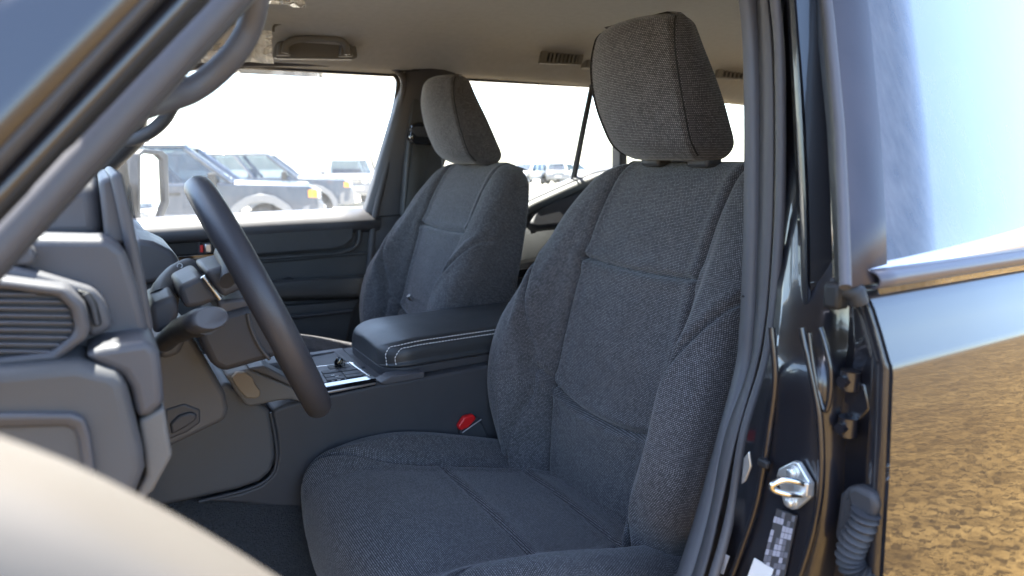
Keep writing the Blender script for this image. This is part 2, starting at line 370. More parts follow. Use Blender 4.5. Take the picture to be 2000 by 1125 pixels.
# ---- far centre pillar with belt guide
bp_ = empty('door_pillar', car); label(bp_, 'dark plastic pillar trim behind the passenger seat')
zs = [1.70, 1.62, 1.5, 1.38, 1.28, 1.1, .7]
def pf(z): return .785-.115*max(0, min(1, (1.69-z)/.41)) - (.06*max(0, (1.28-z)/.6)), .655+.085*max(0, min(1, (1.70-z)/.42))
rl = []
for dx, dy in ((0, .035), (.004, .012), (.02, 0), (.09, -.006), (.15, -.004), (.20, .004), (.205, .04)):
    rl.append([Vector((pf(z)[0]+dx*(1 if z < 1.5 else (1-.3*(z-1.5)/.2)), pf(z)[1]+dy, z)) for z in zs])
loft('pillar_trim', rl, PLG, bp_, thick=.006, sharp=60)
tube('trim_joint', [V(732, 424, .726), V(768, 421, .716), V(800, 418, .716)], .0018, BLACK, bp_)
ppoly('guide_plate', [(808, 190), (860, 188), (870, 430), (800, 432), (786, 420), (788, 395), (803, 205)], .668, .03, DOORP, bp_, .006)
sb = empty('seat_belt', car); label(sb, 'dark seat belt hanging from its guide behind the passenger seat')
ppoly('belt_guide', [(806, 243), (818, 238), (850, 240), (850, 284), (812, 282), (801, 270), (803, 262)], .635, .035, PIANO, sb, .006)
ppoly('guide_cover', [(802, 252), (815, 247), (848, 249), (848, 268), (815, 266)], .628, .02, PL, sb, .004)
loft('webbing', [[V(a, b, .645), V(a-5, b+40, .64), V(a-12, b+110, .63), V(a-30, b+240, .62)] for a, b in ((807, 281), (839, 284))], BELT, sb, thick=.0015)

# ---- far rear door, post and quarter glass
rd = empty('rear_door', car); label(rd, 'passenger side rear door seen between the two front seats')
s0, s1, s2 = V(1000, 402, .76), V(1040, 385, .76), V(1130, 346, .76)
sill = cat([Vector((.98, .76, s0.z-.012)), s0, s1, s2, V(1175, 332, .76), V(1260, 322, .76)], 6)
def strip_along(path, prof_):
    return [[p + Vector((0, a, b)) for p in path] for a, b in prof_]
loft('window_sill', strip_along(sill, [(.06, -.01), (.03, .0), (0, .0), (-.02, -.006)]), PLG, rd, thick=.004, sharp=60)
loft('sill_trim', strip_along(sill, [(-.02, -.006), (-.032, -.018), (-.034, -.034), (-.022, -.042)]), HEADP, rd, thick=.004, sharp=70)
pn = [p+Vector((0, -.02, -.04)) for p in sill]
loft('door_panel', [pn, [Vector((p.x, p.y, .7)) for p in pn]], DOORP, rd, thick=.02)
prism('door_pad', [V(a, b, y) for a, b, y in [(1040, 418, .722), (1060, 400, .730), (1118, 366, .738), (1200, 340, .742), (1200, 430, .692), (1050, 446, .692), (1036, 436, .70)]], (0, .04, -.02), PLG, rd, .012, 4)
ppoly('armrest', [(1000, 520), (1040, 512), (1100, 500), (1100, 535), (1000, 548)], .67, .07, PL, rd, .01)
ppoly('pull_handle', [(1008, 527), (1060, 518), (1060, 536), (1012, 544)], .66, .02, PIANO, rd, .004)
prism('door_skin', [(.78, .90, .45), (1.6, .90, .45), (1.6, .90, 1.30), (.78, .90, 1.24)], (0, .03, 0), PAINT, rd, .01)
tube('window_post', [V(1160, 150, .675), V(1141, 245, .725), V(1121, 350, .775)], .0095, RUB, rd, flat=(1.2, .8))
tube('post_trim', [V(1157, 150, .668), V(1137, 245, .717), V(1116, 352, .766)], .004, RUBG, rd)
prism('window_glass', [(1.0, .80, 1.22), (1.45, .80, 1.32), (1.47, .70, 1.69), (1.0, .70, 1.69)], (0, .004, 0), GLASS, rd)
prism('quarter_glass', [(1.49, .79, 1.32), (2.4, .79, 1.34), (2.35, .70, 1.69), (1.49, .70, 1.69)], (0, .004, 0), GLASS, car)
prism('rear_pillar', [V(1211, 130, .64), V(1225, 130, .64), V(1226, 345, .70), V(1212, 345, .70)], (0, .05, 0), PL, car, .006)
prism('rear_pillar', [(2.25, .66, 1.2), (2.5, .66, 1.2), (2.45, .62, 1.70), (2.30, .62, 1.70)], (0, .08, 0), PL, car, .01)

# ---- ceiling fittings
gh = empty('grab_handle', car); label(gh, 'ceiling grab handle above the passenger window')
ppoly('handle_backing', [(536, 112), (540, 84), (562, 66), (664, 62), (694, 74), (700, 112), (690, 116), (545, 114)], .592, .03, HEADP, gh, .006)
ho = cat([V(a, b, .565) for a, b in [(556, 104), (560, 86), (580, 77), (620, 75), (655, 76), (674, 86), (678, 107)]], 6)
tube('handle_bar', ho, .0085, HEADP, gh, flat=(1.0, 1.0))
for (a, b) in ((556, 100), (678, 102)):
    ppoly('handle_foot', [(a-14, b+8), (a-11, b-16), (a+9, b-16), (a+14, b+8)], .572, .03, HEADP, gh, .004)
def vent(name, q, y, n, lab, slatmat):
    v = empty(name, car); label(v, lab)
    P = [V(a, b, y) for a, b in q]; c = sum(P, Vector())/4
    ring('vent_frame', [c+(p-c)*1.22 for p in P], [c+(p-c)*.92 for p in P], (0, .012, 0), HEADP, v, .002)
    prism('vent_back', P, (0, .004, 0), BLACK, v).location = (0, .016, 0)
    for i in range(n):
        k = (i+.5)/n
        a = P[0].lerp(P[1], k); b = P[3].lerp(P[2], k)
        d = (P[1]-P[0]).normalized()*((P[1]-P[0]).length/n*.28)
        prism('slat', [a-d, a+d, b+d, b-d], (0, .010, 0), slatmat, v).location = (0, .003, 0)
    return v
vent('ceiling_vent', [(1068, 96), (1136, 99), (1130, 124), (1062, 121)], .540, 9, 'slatted ceiling air vent left of the driver headrest', HEADP)
vent('ceiling_vent', [(1414, 126), (1475, 130), (1472, 155), (1406, 150)], .525, 8, 'slatted ceiling air vent right of the driver headrest', PLBL)
cv = ppoly('coat_hook', [(1144, 132), (1146, 118), (1158, 108), (1176, 108), (1176, 136)], .565, .03, HEADP, car, .004)
tube('visor_clip', cat([V(a, b, .52) for a, b in [(534, 62), (537, 50), (560, 43)]], 4), .003, HEADP, car)
tube('headliner_seam', cat([V(a, b, .655) for a, b in [(780, 139), (850, 137), (930, 139)]], 4), .002, BLACK, car)
# ---- crumpled clear film left on the sun visor
def film(name, pts, y0, lab, seed):
    rr = random.Random(seed); n = 8
    ca, cb = pts; vs = []; fs = []
    for i in range(n):
        for j in range(n):
            a = ca[0]+(cb[0]-ca[0])*i/(n-1) + rr.uniform(-3, 3); b = ca[1]+(cb[1]-ca[1])*j/(n-1) + rr.uniform(-2, 2) + (i-6)*1.2
            vs.append(V(a, b, y0 + rr.uniform(-.018, .018)))
    for i in range(n-1):
        for j in range(n-1): fs.append((i*n+j, i*n+j+1, (i+1)*n+j+1, (i+1)*n+j))
    o = mesh(name, vs, fs, PLASTW, None, smooth=False)
    s = o.modifiers.new('t', 'SOLIDIFY'); s.thickness = .0004
    o.matrix_world = TILT
    return label(o, lab, 'plastic film', 'film left on the sun visors')
film('plastic_film', ((395, 60), (532, 122)), .47, 'crumpled clear plastic film wrapped round the passenger sun visor', 3)
film('plastic_film', ((520, -30), (595, 14)), .2, 'crumpled clear plastic film at the top edge, nearer the roof middle', 5)
vz = [V(380, 62, .44), V(505, 40, .44), V(512, 118, .50), V(395, 122, .50)]
prism('sun_visor', vz, (.0, .02, 0), mat('visor_vinyl', (.75, .71, .62), .7), car, .008)  # vinyl colour brightened in place of sunlight on the visor

# ---- far windshield pillar, its handle, door mirror
fp = empty('windshield_pillar', car); label(fp, 'far windshield pillar with a moulded grab handle')
tube('pillar_trim', [V(20, 470, .78), V(150, 375, .75), V(260, 270, .71), (.12, .66, 1.67), (.2, .64, 1.70)], .036, PL, fp, flat=(1.2, .75))
tube('grab_handle', cat([V(a, b, y) for a, b, y in [(195, 300, .72), (225, 279, .69), (262, 272, .67), (296, 256, .66), (322, 232, .66), (337, 207, .67), (352, 178, .70)]], 6), .0155, PLG, fp, flat=(1, 1))
dm = empty('door_mirror', car); label(dm, 'black passenger door mirror outside the window')
MN = Vector((.80, -.60, .045)).normalized(); MC = V(298, 362, 1.03)
def onp(a, b, k=0):
    d = Vector(f_ + r_*(a-1000)/FPX + u_*(562.5-b)/FPX); o0 = Vector(CAM); return o0+d*((MC+MN*k-o0).dot(MN)/d.dot(MN))
mo = [(271, 300), (281, 291), (318, 294), (329, 303), (331, 398), (318, 430), (277, 434), (269, 424)]
mi_ = [(276, 304), (284, 299), (308, 302), (318, 312), (322, 392), (312, 422), (280, 428), (275, 420)]
ring('mirror_bezel', [onp(a, b, .010) for a, b in mo], [onp(a, b, .010) for a, b in mi_], MN*-.03, PL, dm, .003)
prism('mirror_housing', [onp(a, b, -.004) for a, b in mo], MN*-.10, PL, dm, .012, scale=.94)
prism('mirror_arm', [V(a, b, .92) for a, b in [(205, 360), (250, 352), (262, 436), (205, 440)]], (0, .10, 0), PL, dm, .01)
prism('mirror_glass', [onp(a, b, .002) for a, b in [(274, 302), (283, 297), (310, 300), (320, 311), (324, 392), (314, 424), (279, 430), (273, 420)]], MN*-.004, MIRR, dm)
prism('sail_panel', [V(196, 345, .84), V(246, 298, .80), V(262, 420, .84), V(200, 440, .85)], (0, .02, 0), mat('speckled_black', (.02, .02, .02), .5, var=.9, varscale=260), dm, .004)

# ------------------------------------------------------------------ seats
def ip(x, xs_, ys_):          # smooth interpolation
    xs_ = np.asarray(xs_, float); ys_ = np.asarray(ys_, float); x = np.asarray(x, float)
    d = np.gradient(ys_, xs_); i = np.clip(np.searchsorted(xs_, x)-1, 0, len(xs_)-2)
    h = xs_[i+1]-xs_[i]; t = np.clip((x-xs_[i])/h, 0, 1)
    return (2*t**3-3*t**2+1)*ys_[i]+(t**3-2*t**2+t)*h*d[i]+(-2*t**3+3*t**2)*ys_[i+1]+(t**3-t**2)*h*d[i+1]
def sst(a): a = np.clip(a, 0, 1); return a*a*(3-2*a)
def pdist(U_, V_, line):
    best = np.full(U_.shape, 9.0)
    for (a, b), (c, d) in zip(line[:-1], line[1:]):
        vx, vy = c-a, d-b; L = vx*vx+vy*vy
        t = np.clip(((U_-a)*vx+(V_-b)*vy)/L, 0, 1)
        best = np.minimum(best, np.hypot(U_-a-t*vx, V_-b-t*vy))
    return best
def spl(pts, n=8): return [(p.x, p.y) for p in cat([Vector((a, b, 0)) for a, b in pts], n)]
def grid_mesh(name, G, UVs, mat_, parent, cap0=True, cap1=True, wrap=True):
    nr, nc, _ = G.shape; idx = np.arange(nr*nc).reshape(nr, nc); fs = []
    m = nc if wrap else nc-1
    a = idx[:-1, :m]; b = np.roll(idx, -1, 1)[:-1, :m]; c = np.roll(idx, -1, 1)[1:, :m]; d = idx[1:, :m]
    fs = np.stack([a, b, c, d], -1).reshape(-1, 4).tolist()
    if cap0: fs.append(list(idx[0])[::-1])
    if cap1: fs.append(list(idx[-1]))
    return mesh(name, G.reshape(-1, 3), fs, mat_, parent, uv=UVs.reshape(-1, 2), sharp=75)
def arc_uv(G, center_col):
    d = np.linalg.norm(np.diff(G, axis=1), axis=2); u = np.concatenate([np.zeros((G.shape[0], 1)), np.cumsum(d, 1)], 1)
    return u-u[:, center_col:center_col+1]

def backrest(parent):
    O = np.array([.655, .86]); A = np.array([.27, .963]); A = A/np.linalg.norm(A); Fv = np.array([-A[1], A[0]])
    H = .607; HT = .055; NR = 300; h = np.concatenate([np.linspace(-.03, H-HT, NR-40), H-HT+HT*np.sin(np.linspace(.03, 1, 40)*math.pi/2)])
    W = ip(h, [-.03, .05, .12, .19, .26, .34, .42, .5, .56, .62], [.20, .232, .256, .268, .268, .26, .25, .235, .215, .19])
    p = ip(h, [-.03, .05, .12, .2, .3, .42, .5, .56, .62], [-.005, .012, .024, .030, .032, .029, .020, .006, -.01])
    b = ip(h, [-.03, .05, .12, .19, .27, .34, .42, .5, .56, .62], [.045, .066, .08, .086, .080, .058, .034, .020, .012, .008])
    q = ip(h, [-.03, .1, .3, .5, .6], [-.085, -.088, -.075, -.068, -.066])
    k = np.sqrt(np.clip(1-np.clip((h-(H-HT))/HT, 0, 1)**2, 0, 1))
    W = W-(1-k)*.062; nf = 261; u = np.linspace(-1, 1, nf); uu = .62*u+.38*np.sin(u*math.pi/2)
    v = W[:, None]*uu[None]; av = abs(v); Rr = .045
    vi = ip(h, [-.03, .1, .3, .45, .6], [.115, .125, .138, .138, .135])[:, None]
    vp = np.maximum(W[:, None]-.062, vi+.03)
    off = p[:, None]+b[:, None]*sst((av-vi)/(vp-vi)) - .006*(1-np.clip(av/vi, 0, 1)**2)*0
    off += .004*np.cos(np.clip(av/vi, 0, 1)*math.pi/2)
    hh = np.repeat(h[:, None], nf, 1); zz = O[1]+A[1]*hh
    Rl = np.clip((av-(W[:, None]-Rr))/Rr, 0, 1)
    off -= Rr-np.sqrt(np.maximum(Rr*Rr*(1-Rl**2), 0))
    seams = [(spl([(.133, 1.45), (.138, 1.36), (.14, 1.263), (.141, 1.15), (.138, 1.04), (.128, .95), (.12, .84)]), .012, .0042, 1),
             (spl([(.25, 1.255), (.225, 1.215), (.19, 1.14), (.166, 1.06), (.162, 1.0), (.17, .93), (.175, .84)]), .011, .0042, 1),
             (spl([(-.14, 1.262), (0, 1.256), (.14, 1.262)]), .011, .004, 0),
             (spl([(.16, 1.055), (.12, 1.03), (.06, 1.018), (0, 1.015)]), .012, .0045, 1),
             (spl([(.21, 1.44), (.232, 1.35), (.248, 1.26), (.262, 1.15), (.266, 1.06), (.25, .95), (.225, .86)]), .006, .003, 1)]
    for line, dep, sg, sym in seams:
        d = pdist(av if sym else v, zz, line); off -= dep*np.exp(-(d/sg)**2)-.35*dep*np.exp(-((d-.012)/.009)**2)
    kk = (1-k)[:, None]*.028
    off = off-kk
    F = [(v, off)]
    so_ = off[:, -1]; qe = q+(1-k)*.022
    side = []
    for t in np.linspace(.12, 1, 9):
        side.append((W, so_+(qe+.02-so_)*t))
    for a in np.linspace(.2, 1, 5):
        an = a*math.pi/2; side.append((W-.03*(1-math.cos(an)), qe+.02-.02*math.sin(an)))
    bk = [(W*t, qe-.012*(1-t*t)) for t in np.linspace(.75, 0, 5)]
    right = side+bk; left = [(-a, o) for a, o in right[::-1]][1:]
    vv = np.concatenate([v]+[a[:, None]*np.ones(1) if a.ndim == 1 else a for a, o in right]+[a[:, None] for a, o in left], 1)
    oo = np.concatenate([off]+[o[:, None] for a, o in right]+[o[:, None] for a, o in left], 1)
    hx = np.repeat(h[:, None], vv.shape[1], 1)
    X = O[0]+A[0]*hx+Fv[0]*oo; Z = O[1]+A[1]*hx+Fv[1]*oo
    G = np.stack([X, vv, Z], -1)
    UVs = np.stack([arc_uv(G, nf//2), hx], -1)
    return grid_mesh('backrest', G, UVs, FAB, parent)

def cushion(parent):
    pr_ = cat([Vector((a, 0, b)) for a, b in [(.262, .74), (.240, .80), (.230, .86), (.233, .905), (.247, .935), (.275, .950), (.32, .951), (.37, .942), (.47, .918), (.58, .892), (.66, .878), (.72, .868)]], 12)
    P = np.array([(a.x, a.z) for a in pr_]); s = np.concatenate([[0], np.cumsum(np.linalg.norm(np.diff(P, axis=0), axis=1))])
    NR = 260; si = np.linspace(0, s[-1], NR); X0 = np.interp(si, s, P[:, 0]); Z0 = np.interp(si, s, P[:, 1])
    T = np.stack([np.gradient(X0), np.gradient(Z0)], -1); T /= np.linalg.norm(T, axis=1)[:, None]; N = np.stack([-T[:, 1], T[:, 0]], -1)
    ker = np.ones(15)/15
    N = np.stack([np.convolve(np.pad(N[:, i], 7, 'edge'), ker, 'valid') for i in (0, 1)], -1); N /= np.linalg.norm(N, axis=1)[:, None]
    W = ip(X0, [.19, .25, .33, .45, .6, .72], [.235, .256, .268, .272, .262, .24])
    b = ip(si/s[-1], [0, .25, .38, .5, .75, 1], [0, .0, .02, .038, .038, .024])
    nf = 241; u = np.linspace(-1, 1, nf); uu = .62*u+.38*np.sin(u*math.pi/2); v = W[:, None]*uu; av = abs(v)
    vi = .155; vp = W[:, None]-.055
    off = b[:, None]*sst((av-vi)/(vp-vi)); Rr = .05
    off += .008*np.cos(np.clip(av/.2, 0, 1)*math.pi/2)
    Rl = np.clip((av-(W[:, None]-Rr))/Rr, 0, 1); off -= Rr-np.sqrt(np.maximum(Rr*Rr*(1-Rl**2), 0))
    xx = np.repeat(X0[:, None], nf, 1)
    xs_top = np.where(np.repeat(si[:, None], nf, 1)/s[-1] < .28, .19-.3*(.28-np.repeat(si[:, None], nf, 1)/s[-1]), xx)
    seams = [(spl([(.20, .20), (.225, .262), (.205, .30), (.178, .36), (.168, .45), (.165, .55), (.15, .62), (.13, .66)]), .0085, .0045, 1),
             (spl([(-.17, .445), (0, .452), (.17, .462)]), .006, .005, 0),
             (spl([(-.155, .60), (0, .607), (.155, .612)]), .006, .005, 0),
             (spl([(.245, .20), (.262, .30), (.27, .45), (.26, .6), (.24, .72)]), .004, .003, 1)]
    for line, dep, sg, sym in seams:
        d = pdist(av if sym else v, xs_top, line); off -= dep*np.exp(-(d/sg)**2)-.3*dep*np.exp(-((d-.012)/.009)**2)
    right = [(W, off[:, -1]-t) for t in (.02, .05, .09)]
    vv = np.concatenate([-a[:, None] for a, o in right[::-1]]+[v]+[a[:, None] for a, o in right], 1)
    oo = np.concatenate([o[:, None] for a, o in right[::-1]]+[off]+[o[:, None] for a, o in right], 1)
    G = np.stack([X0[:, None]+N[:, 0:1]*oo, vv, Z0[:, None]+N[:, 1:2]*oo], -1)
    UVs = np.stack([arc_uv(G, nf//2+3), np.repeat(si[:, None], vv.shape[1], 1)], -1)
    return grid_mesh('cushion', G, UVs, FAB, parent, cap0=False, cap1=False, wrap=False)

def headrest(parent, name='headrest', dx=0, dz=0, sc_=1):
    NR = 150; e = .03
    t = np.linspace(0, 1, NR); z = 1.440+.205*t
    xf = ip(z, [1.44, 1.47, 1.50, 1.55, 1.60, 1.645], [.782, .757, .742, .724, .716, .722])
    xb = ip(z, [1.44, 1.47, 1.50, 1.55, 1.60, 1.645], [.862, .853, .835, .806, .778, .758])
    w_ = ip(z, [1.44, 1.48, 1.52, 1.57, 1.61, 1.645], [.090, .097, .102, .102, .097, .089])
    kt = np.sqrt(np.clip(1-np.clip((z-(1.645-.018))/.018, 0, 1)**2, 0, 1)); kb = np.sqrt(np.clip(1-np.clip(((1.44+.03)-z)/.03, 0, 1)**2, 0, 1))
    k = 1-(1-kt)-(1-kb)
    sh = (1-k)*.024
    nf = 161; u = np.linspace(-1, 1, nf); uu = .6*u+.4*np.sin(u*math.pi/2)
    w2 = w_-sh*.7; v = w2[:, None]*uu; av = abs(v)
    x = (xf+sh)[:, None]-.022*(1-(v/w2[:, None])**2)
    Rr = .0045; Rl = np.clip((av-(w2[:, None]-Rr))/Rr, 0, 1); x += Rr-np.sqrt(np.maximum(Rr*Rr*(1-Rl**2), 0))
    d = abs(av-(w2[:, None]-.006)); x += .006*np.exp(-(d/.0026)**2)
    xe = x[:, -1]; xbb = xb-sh
    right = []
    for a in np.linspace(.08, 1, 22): right.append((w2-.0*a + .006*math.sin(a*math.pi), xe+(xbb-.012-xe)*a))
    for a in np.linspace(.25, 1, 4): right.append((w2-.012*(1-math.cos(a*math.pi/2)), xbb-.012+.012*math.sin(a*math.pi/2)))
    for a in np.linspace(.75, 0, 6): right.append((w2*a, xbb+.008*(1-a*a)))
    left = [(-a, o) for a, o in right[::-1]][1:]
    vv = np.concatenate([v]+[a[:, None] for a, o in right+left], 1); XX = np.concatenate([x]+[o[:, None] for a, o in right+left], 1)
    ZZ = np.repeat(z[:, None], vv.shape[1], 1)
    ZZ = ZZ + .006*(1-(vv/.13)**2)*np.clip((ZZ-1.6)/.04, 0, 1)
    G = np.stack([XX*1.0, vv, ZZ], -1)
    if sc_ != 1: G = (G-[.78, 0, 1.54])*sc_+[.78, 0, 1.54]
    G = G+[dx, 0, dz]
    UVs = np.stack([arc_uv(G, nf//2), ZZ], -1)
    o = grid_mesh(name, G, UVs, FAB, parent); o.data.set_sharp_from_angle(angle=R(35))
    for cidx in (nf-3, 2):
        pth = [Vector(G[i, cidx])+Vector((-.0012, 0, 0)) for i in range(6, NR-4, 3)]
        tube('seam', pth, .0013, THREAD, parent, n=6)
    return o

def seat(y, lab):
    s = empty('seat', car, (0, y, 0)); label(s, lab)
    backrest(s); cushion(s); headrest(s)
    for v in (-.055, .055):
        tube('headrest_post', [(.845, v, 1.37), (.832, v, 1.42), (.815, v, 1.49)], .0055, SATIN, s)
        box('post_guide', (.826, v, 1.440), (.034, .046, .022), PL, s, .006)
    prism('seat_base', [(.24, -.22, .66), (.74, -.22, .66), (.72, -.22, .80), (.24, -.22, .80)], (0, .44, 0), BLACK, s, .01)
    return s
s1 = seat(-.38, 'dark grey woven cloth driver seat nearest the camera')
s2 = copy_tree(s1, car)
for ch in s2.children:
    if ch.name.startswith(('headrest', 'seam')) and 'post' not in ch.name: ch.location.z -= .008
s2.rotation_euler = (0, R(2.0), 0); _pv = Vector((.66, 0, .9)); _d = _pv-Matrix.Rotation(R(2.0), 3, 'Y') @ _pv; s2.location = (_d.x, .38, _d.z); label(s2, 'dark grey woven cloth passenger seat beyond the centre console')
prism('side_trim', [(.30, -.268, .80), (.47, -.268, .90), (.60, -.268, .925), (.66, -.268, .97), (.735, -.268, .97), (.76, -.268, .80), (.72, -.268, .70), (.30, -.268, .70)], (0, -.02, 0), PLG, s1, .008)
tube('trim_line', cat([(.50, -.2895, .86), (.62, -.2895, .885), (.72, -.2895, .955)], 5), .0015, BLACK, s1)
# child seat anchor tag on the passenger seat
tube('anchor_tag', [Vector((0, -.38, 0))+V(a, b, .42) for a, b in [(793, 578), (797, 583), (803, 585)]], .006, CHROME, s2, n=8)
# rear bench
rb = empty('rear_bench', car); label(rb, 'dark rear bench glimpsed behind the driver seat')
rs = [Vector((1.42, -.68, .80)), Vector((1.52, -.68, 1.30)), Vector((1.60, -.68, 1.35)), Vector((1.66, -.68, 1.31)), Vector((1.60, -.68, .80))]
prism('bench_back', rs, (0, 1.34, 0), PL, rb, .03, 4)
prism('bench_cushion', [(1.0, -.66, .72), (1.45, -.66, .74), (1.45, -.66, .90), (1.05, -.66, .94), (1.0, -.66, .90)], (0, 1.3, 0), PL, rb, .03, 4)
for yy in (-.36, .36):
    h_ = headrest(rb, 'headrest', .80, -.155, .95); h_.location = (0, yy, 0)

# ------------------------------------------------------------------ centre console
cc = empty('center_console', car); label(cc, 'black centre console with padded armrest and shifter panel')
YC = -.135
ppoly('console_side', [(531, 802), (560, 790), (640, 772), (735, 752), (830, 737), (1000, 705), (1060, 850), (1040, 960), (1000, 1000), (700, 1010), (480, 985), (390, 979), (470, 962), (510, 947), (534, 925), (543, 890), (540, 850)], YC, .262, PL, cc, .006, 4)
ppoly('front_side_panel', [(230, 900), (300, 850), (440, 745), (480, 770), (528, 800), (536, 850), (539, 890), (531, 921), (507, 942), (465, 957), (380, 976), (270, 1000), (200, 1010)], YC-.004, .20, PLB, cc, .008, 4)
tube('side_lip', cat([V(a, b, YC-.004) for a, b in [(528, 806), (537, 850), (541, 892), (533, 924), (508, 946), (466, 961), (388, 980)]], 8), .0028, PL, cc)
# top deck: frame round a cup recess, then the lid
zt = 1.058
def deck(q, z0, z1, m, nm, bev=.003): 
    return prism(nm, [VZ(a, b, z1) for a, b in q], (0, 0, z0-z1), m, cc, bev)
box('deck_rear', (.62, 0, zt-.02), (.50, .25, .04), PL, cc, .006)
box('deck_floor', (.20, 0, .97), (.50, .25, .04), PL, cc, .004)
xr0, xr1, ya, yb = .16, .375, -.012, .100
for nm, c, s in (('deck_rail', (.25, .1125, zt-.03), (.30, .025, .07)), ('deck_rail', (.25, -.02, zt-.032), (.30, .02, .07)), ('deck_cross', (.386, .04, zt-.03), (.022, .14, .071))):
    box(nm, c, s, PLG if nm == 'deck_rail' else PL, cc, .004)
# shifter panel
sp_ = empty('shifter_panel', car); label(sp_, 'gloss black shifter panel with grey button pads beside the steering wheel rim')
A_, B_, C_, D_ = VZ(694, 706, zt+.006), VZ(733, 738, zt+.006), VZ(600, 758, zt+.006), VZ(585, 718, zt+.006)
prism('panel_frame', [A_, B_, C_, D_], (0, 0, -.028), PIANO, sp_, .003)
def lerp4(u, v): return (D_.lerp(A_, u)).lerp(C_.lerp(B_, u), v)
prism('button_pad', [lerp4(.05, .12), lerp4(.84, .14), lerp4(.90, .95), lerp4(.05, .95)], (0, 0, .002), PLG, sp_, .0008).location = (0, 0, .001)
prism('pad_edge', [lerp4(.84, .12), lerp4(.875, .10), lerp4(.94, .96), lerp4(.905, .96)], (0, 0, .0035), CHROME, sp_, .0008).location = (0, 0, .001)
for v0, v1 in ((.42, .58), (.62, .78), (.80, .93)):
    for u0, u1 in ((.30, .56), (.59, .85)):
        prism('button', [lerp4(u0, v0), lerp4(u1, v0), lerp4(u1, v1), lerp4(u0, v1)], (0, 0, .0025), PL, sp_, .0008).location = (0, 0, .003)
prism('shift_well', [lerp4(.45, .16), lerp4(.80, .17), lerp4(.80, .38), lerp4(.45, .38)], (0, 0, .001), BLACK, sp_).location = (0, 0, .0035)
k0 = lerp4(.62, .28)
tube('shift_knob', [k0, k0+Vector((0, 0, .012)), k0+Vector((.004, 0, .020))], [.007, .008, .006], PIANO, sp_)
tube('knob_cap', [k0+Vector((.006, -.006, .008)), k0+Vector((.008, -.008, .016))], [.005, .004], CHROME, sp_)
prism('side_strip', [V(600, 772, YC-.002), V(734, 747, YC-.002), V(734, 751, YC-.002), V(600, 777, YC-.002)], (0, .01, 0), SATIN, sp_, .0008)
prism('side_gloss', [V(600, 762, YC), V(735, 739, YC), V(735, 753, YC), V(600, 783, YC)], (0, .02, 0), PIANO, sp_, .001)
for a, b in ((650, 733), (658, 735), (662, 742), (650, 744)):
    p0 = VZ(a, b, zt+.0125); box('button_mark', p0, (.006, .002, .0006), WHITE, sp_)
ppoly('side_tray', [(742, 748), (765, 735), (829, 726), (829, 738), (752, 752)], YC-.002, .03, PLG, cc, .002)
# padded lid
ld = empty('armrest_lid', car); label(ld, 'black padded armrest lid with double white stitching')
LX0, LX1, LY0, LY1 = .405, .86, -.118, .118
n = 44; rows = []
def lid_half(x):   # rounded front corners
    d = min(max((LX0+.05-x)/.05, 0), 1); return .118-.045*(1-math.sqrt(max(1-d*d, 0)))
xs_l = np.concatenate([LX0+.05*(1-np.cos(np.linspace(0, 1, 14)*math.pi/2)), np.linspace(LX0+.06, LX1, 26)])
G = []
for x in xs_l:
    hw = lid_half(x); d = min(max((LX0+.075-x)/.075, 0), 1); front = 1-math.sqrt(max(1-d*d, 0))
    top = 1.124-.020*front - .004*max(0, (x-.6)); bot = 1.077; c = []
    for a in np.linspace(0, 1, 9): an = a*math.pi/2; c.append((-hw+.004+ .0*a - .004*math.sin(min(a*2, 1)*math.pi) , bot+(top-.026-bot)*a))
    for a in np.linspace(.1, 1, 10): an = a*math.pi/2; c.append((-hw+.004+.026*(1-math.cos(an)), top-.026+.026*math.sin(an)))
    for a in np.linspace(.1, .9, 9): c.append(((-hw+.03)*(1-2*a), top+.004*math.sin(a*math.pi)))
    c2 = [(-y, z) for y, z in c[:19][::-1]]
    G.append([(x, y, z) for y, z in c+c2])
G = np.array(G); grid_mesh('lid_pad', G, np.zeros((*G.shape[:2], 2)), LEATHER, ld)
def lid_base(z0, z1, inset, m, nm):
    o = [Vector((x, -lid_half(x)+inset, z0)) for x in xs_l[::2]]+[Vector((x, lid_half(x)-inset, z0)) for x in xs_l[::2][::-1]]
    prism(nm, o, (0, 0, z1-z0), m, ld, .002)
lid_base(1.061, 1.0765, .004, PL, 'lid_base')
lid_base(1.056, 1.0625, .010, BLACK, 'lid_shadow_gap')
for row in (0, 1):
    cA, i0 = ((14, 5), (12, 8))[row]
    path = [Vector(G[i0, c]) for c in range(3, cA-1, 2)]+[Vector(G[i, cA]) for i in range(i0+2, len(G), 2)]
    path = [p+Vector((-.0004, -.0006, .0004)) for p in path]
    pp = cat(path, 3); L = [0]
    for a, b in zip(pp[:-1], pp[1:]): L.append(L[-1]+(b-a).length)
    parts = []; s_ = 0; step = .0062
    L = np.array(L); C3 = np.array([tuple(p) for p in pp])
    while s_+.0042 < L[-1]:
        q0 = Vector([np.interp(s_, L, C3[:, i]) for i in range(3)]); q1 = Vector([np.interp(s_+.0042, L, C3[:, i]) for i in range(3)])
        parts.append(tube_data([q0, q1], .0008, 5)); s_ += step
    o = join('stitching', parts, WHITE, ld)
# buckle
bk_ = empty('belt_buckle', car); label(bk_, 'black seat belt buckle with a red release button')
ppoly('buckle_body', [(897, 838), (905, 822), (934, 814), (946, 832), (962, 872), (905, 874)], -.145, .02, PL, bk_, .004)
ppoly('release_button', [(895, 834), (907, 815), (926, 810), (931, 818), (915, 836), (899, 842)], -.15, .012, RED, bk_, .003)
tube('buckle_edge', [V(903, 845, -.152), V(940, 819, -.152)], .0012, SATIN, bk_)

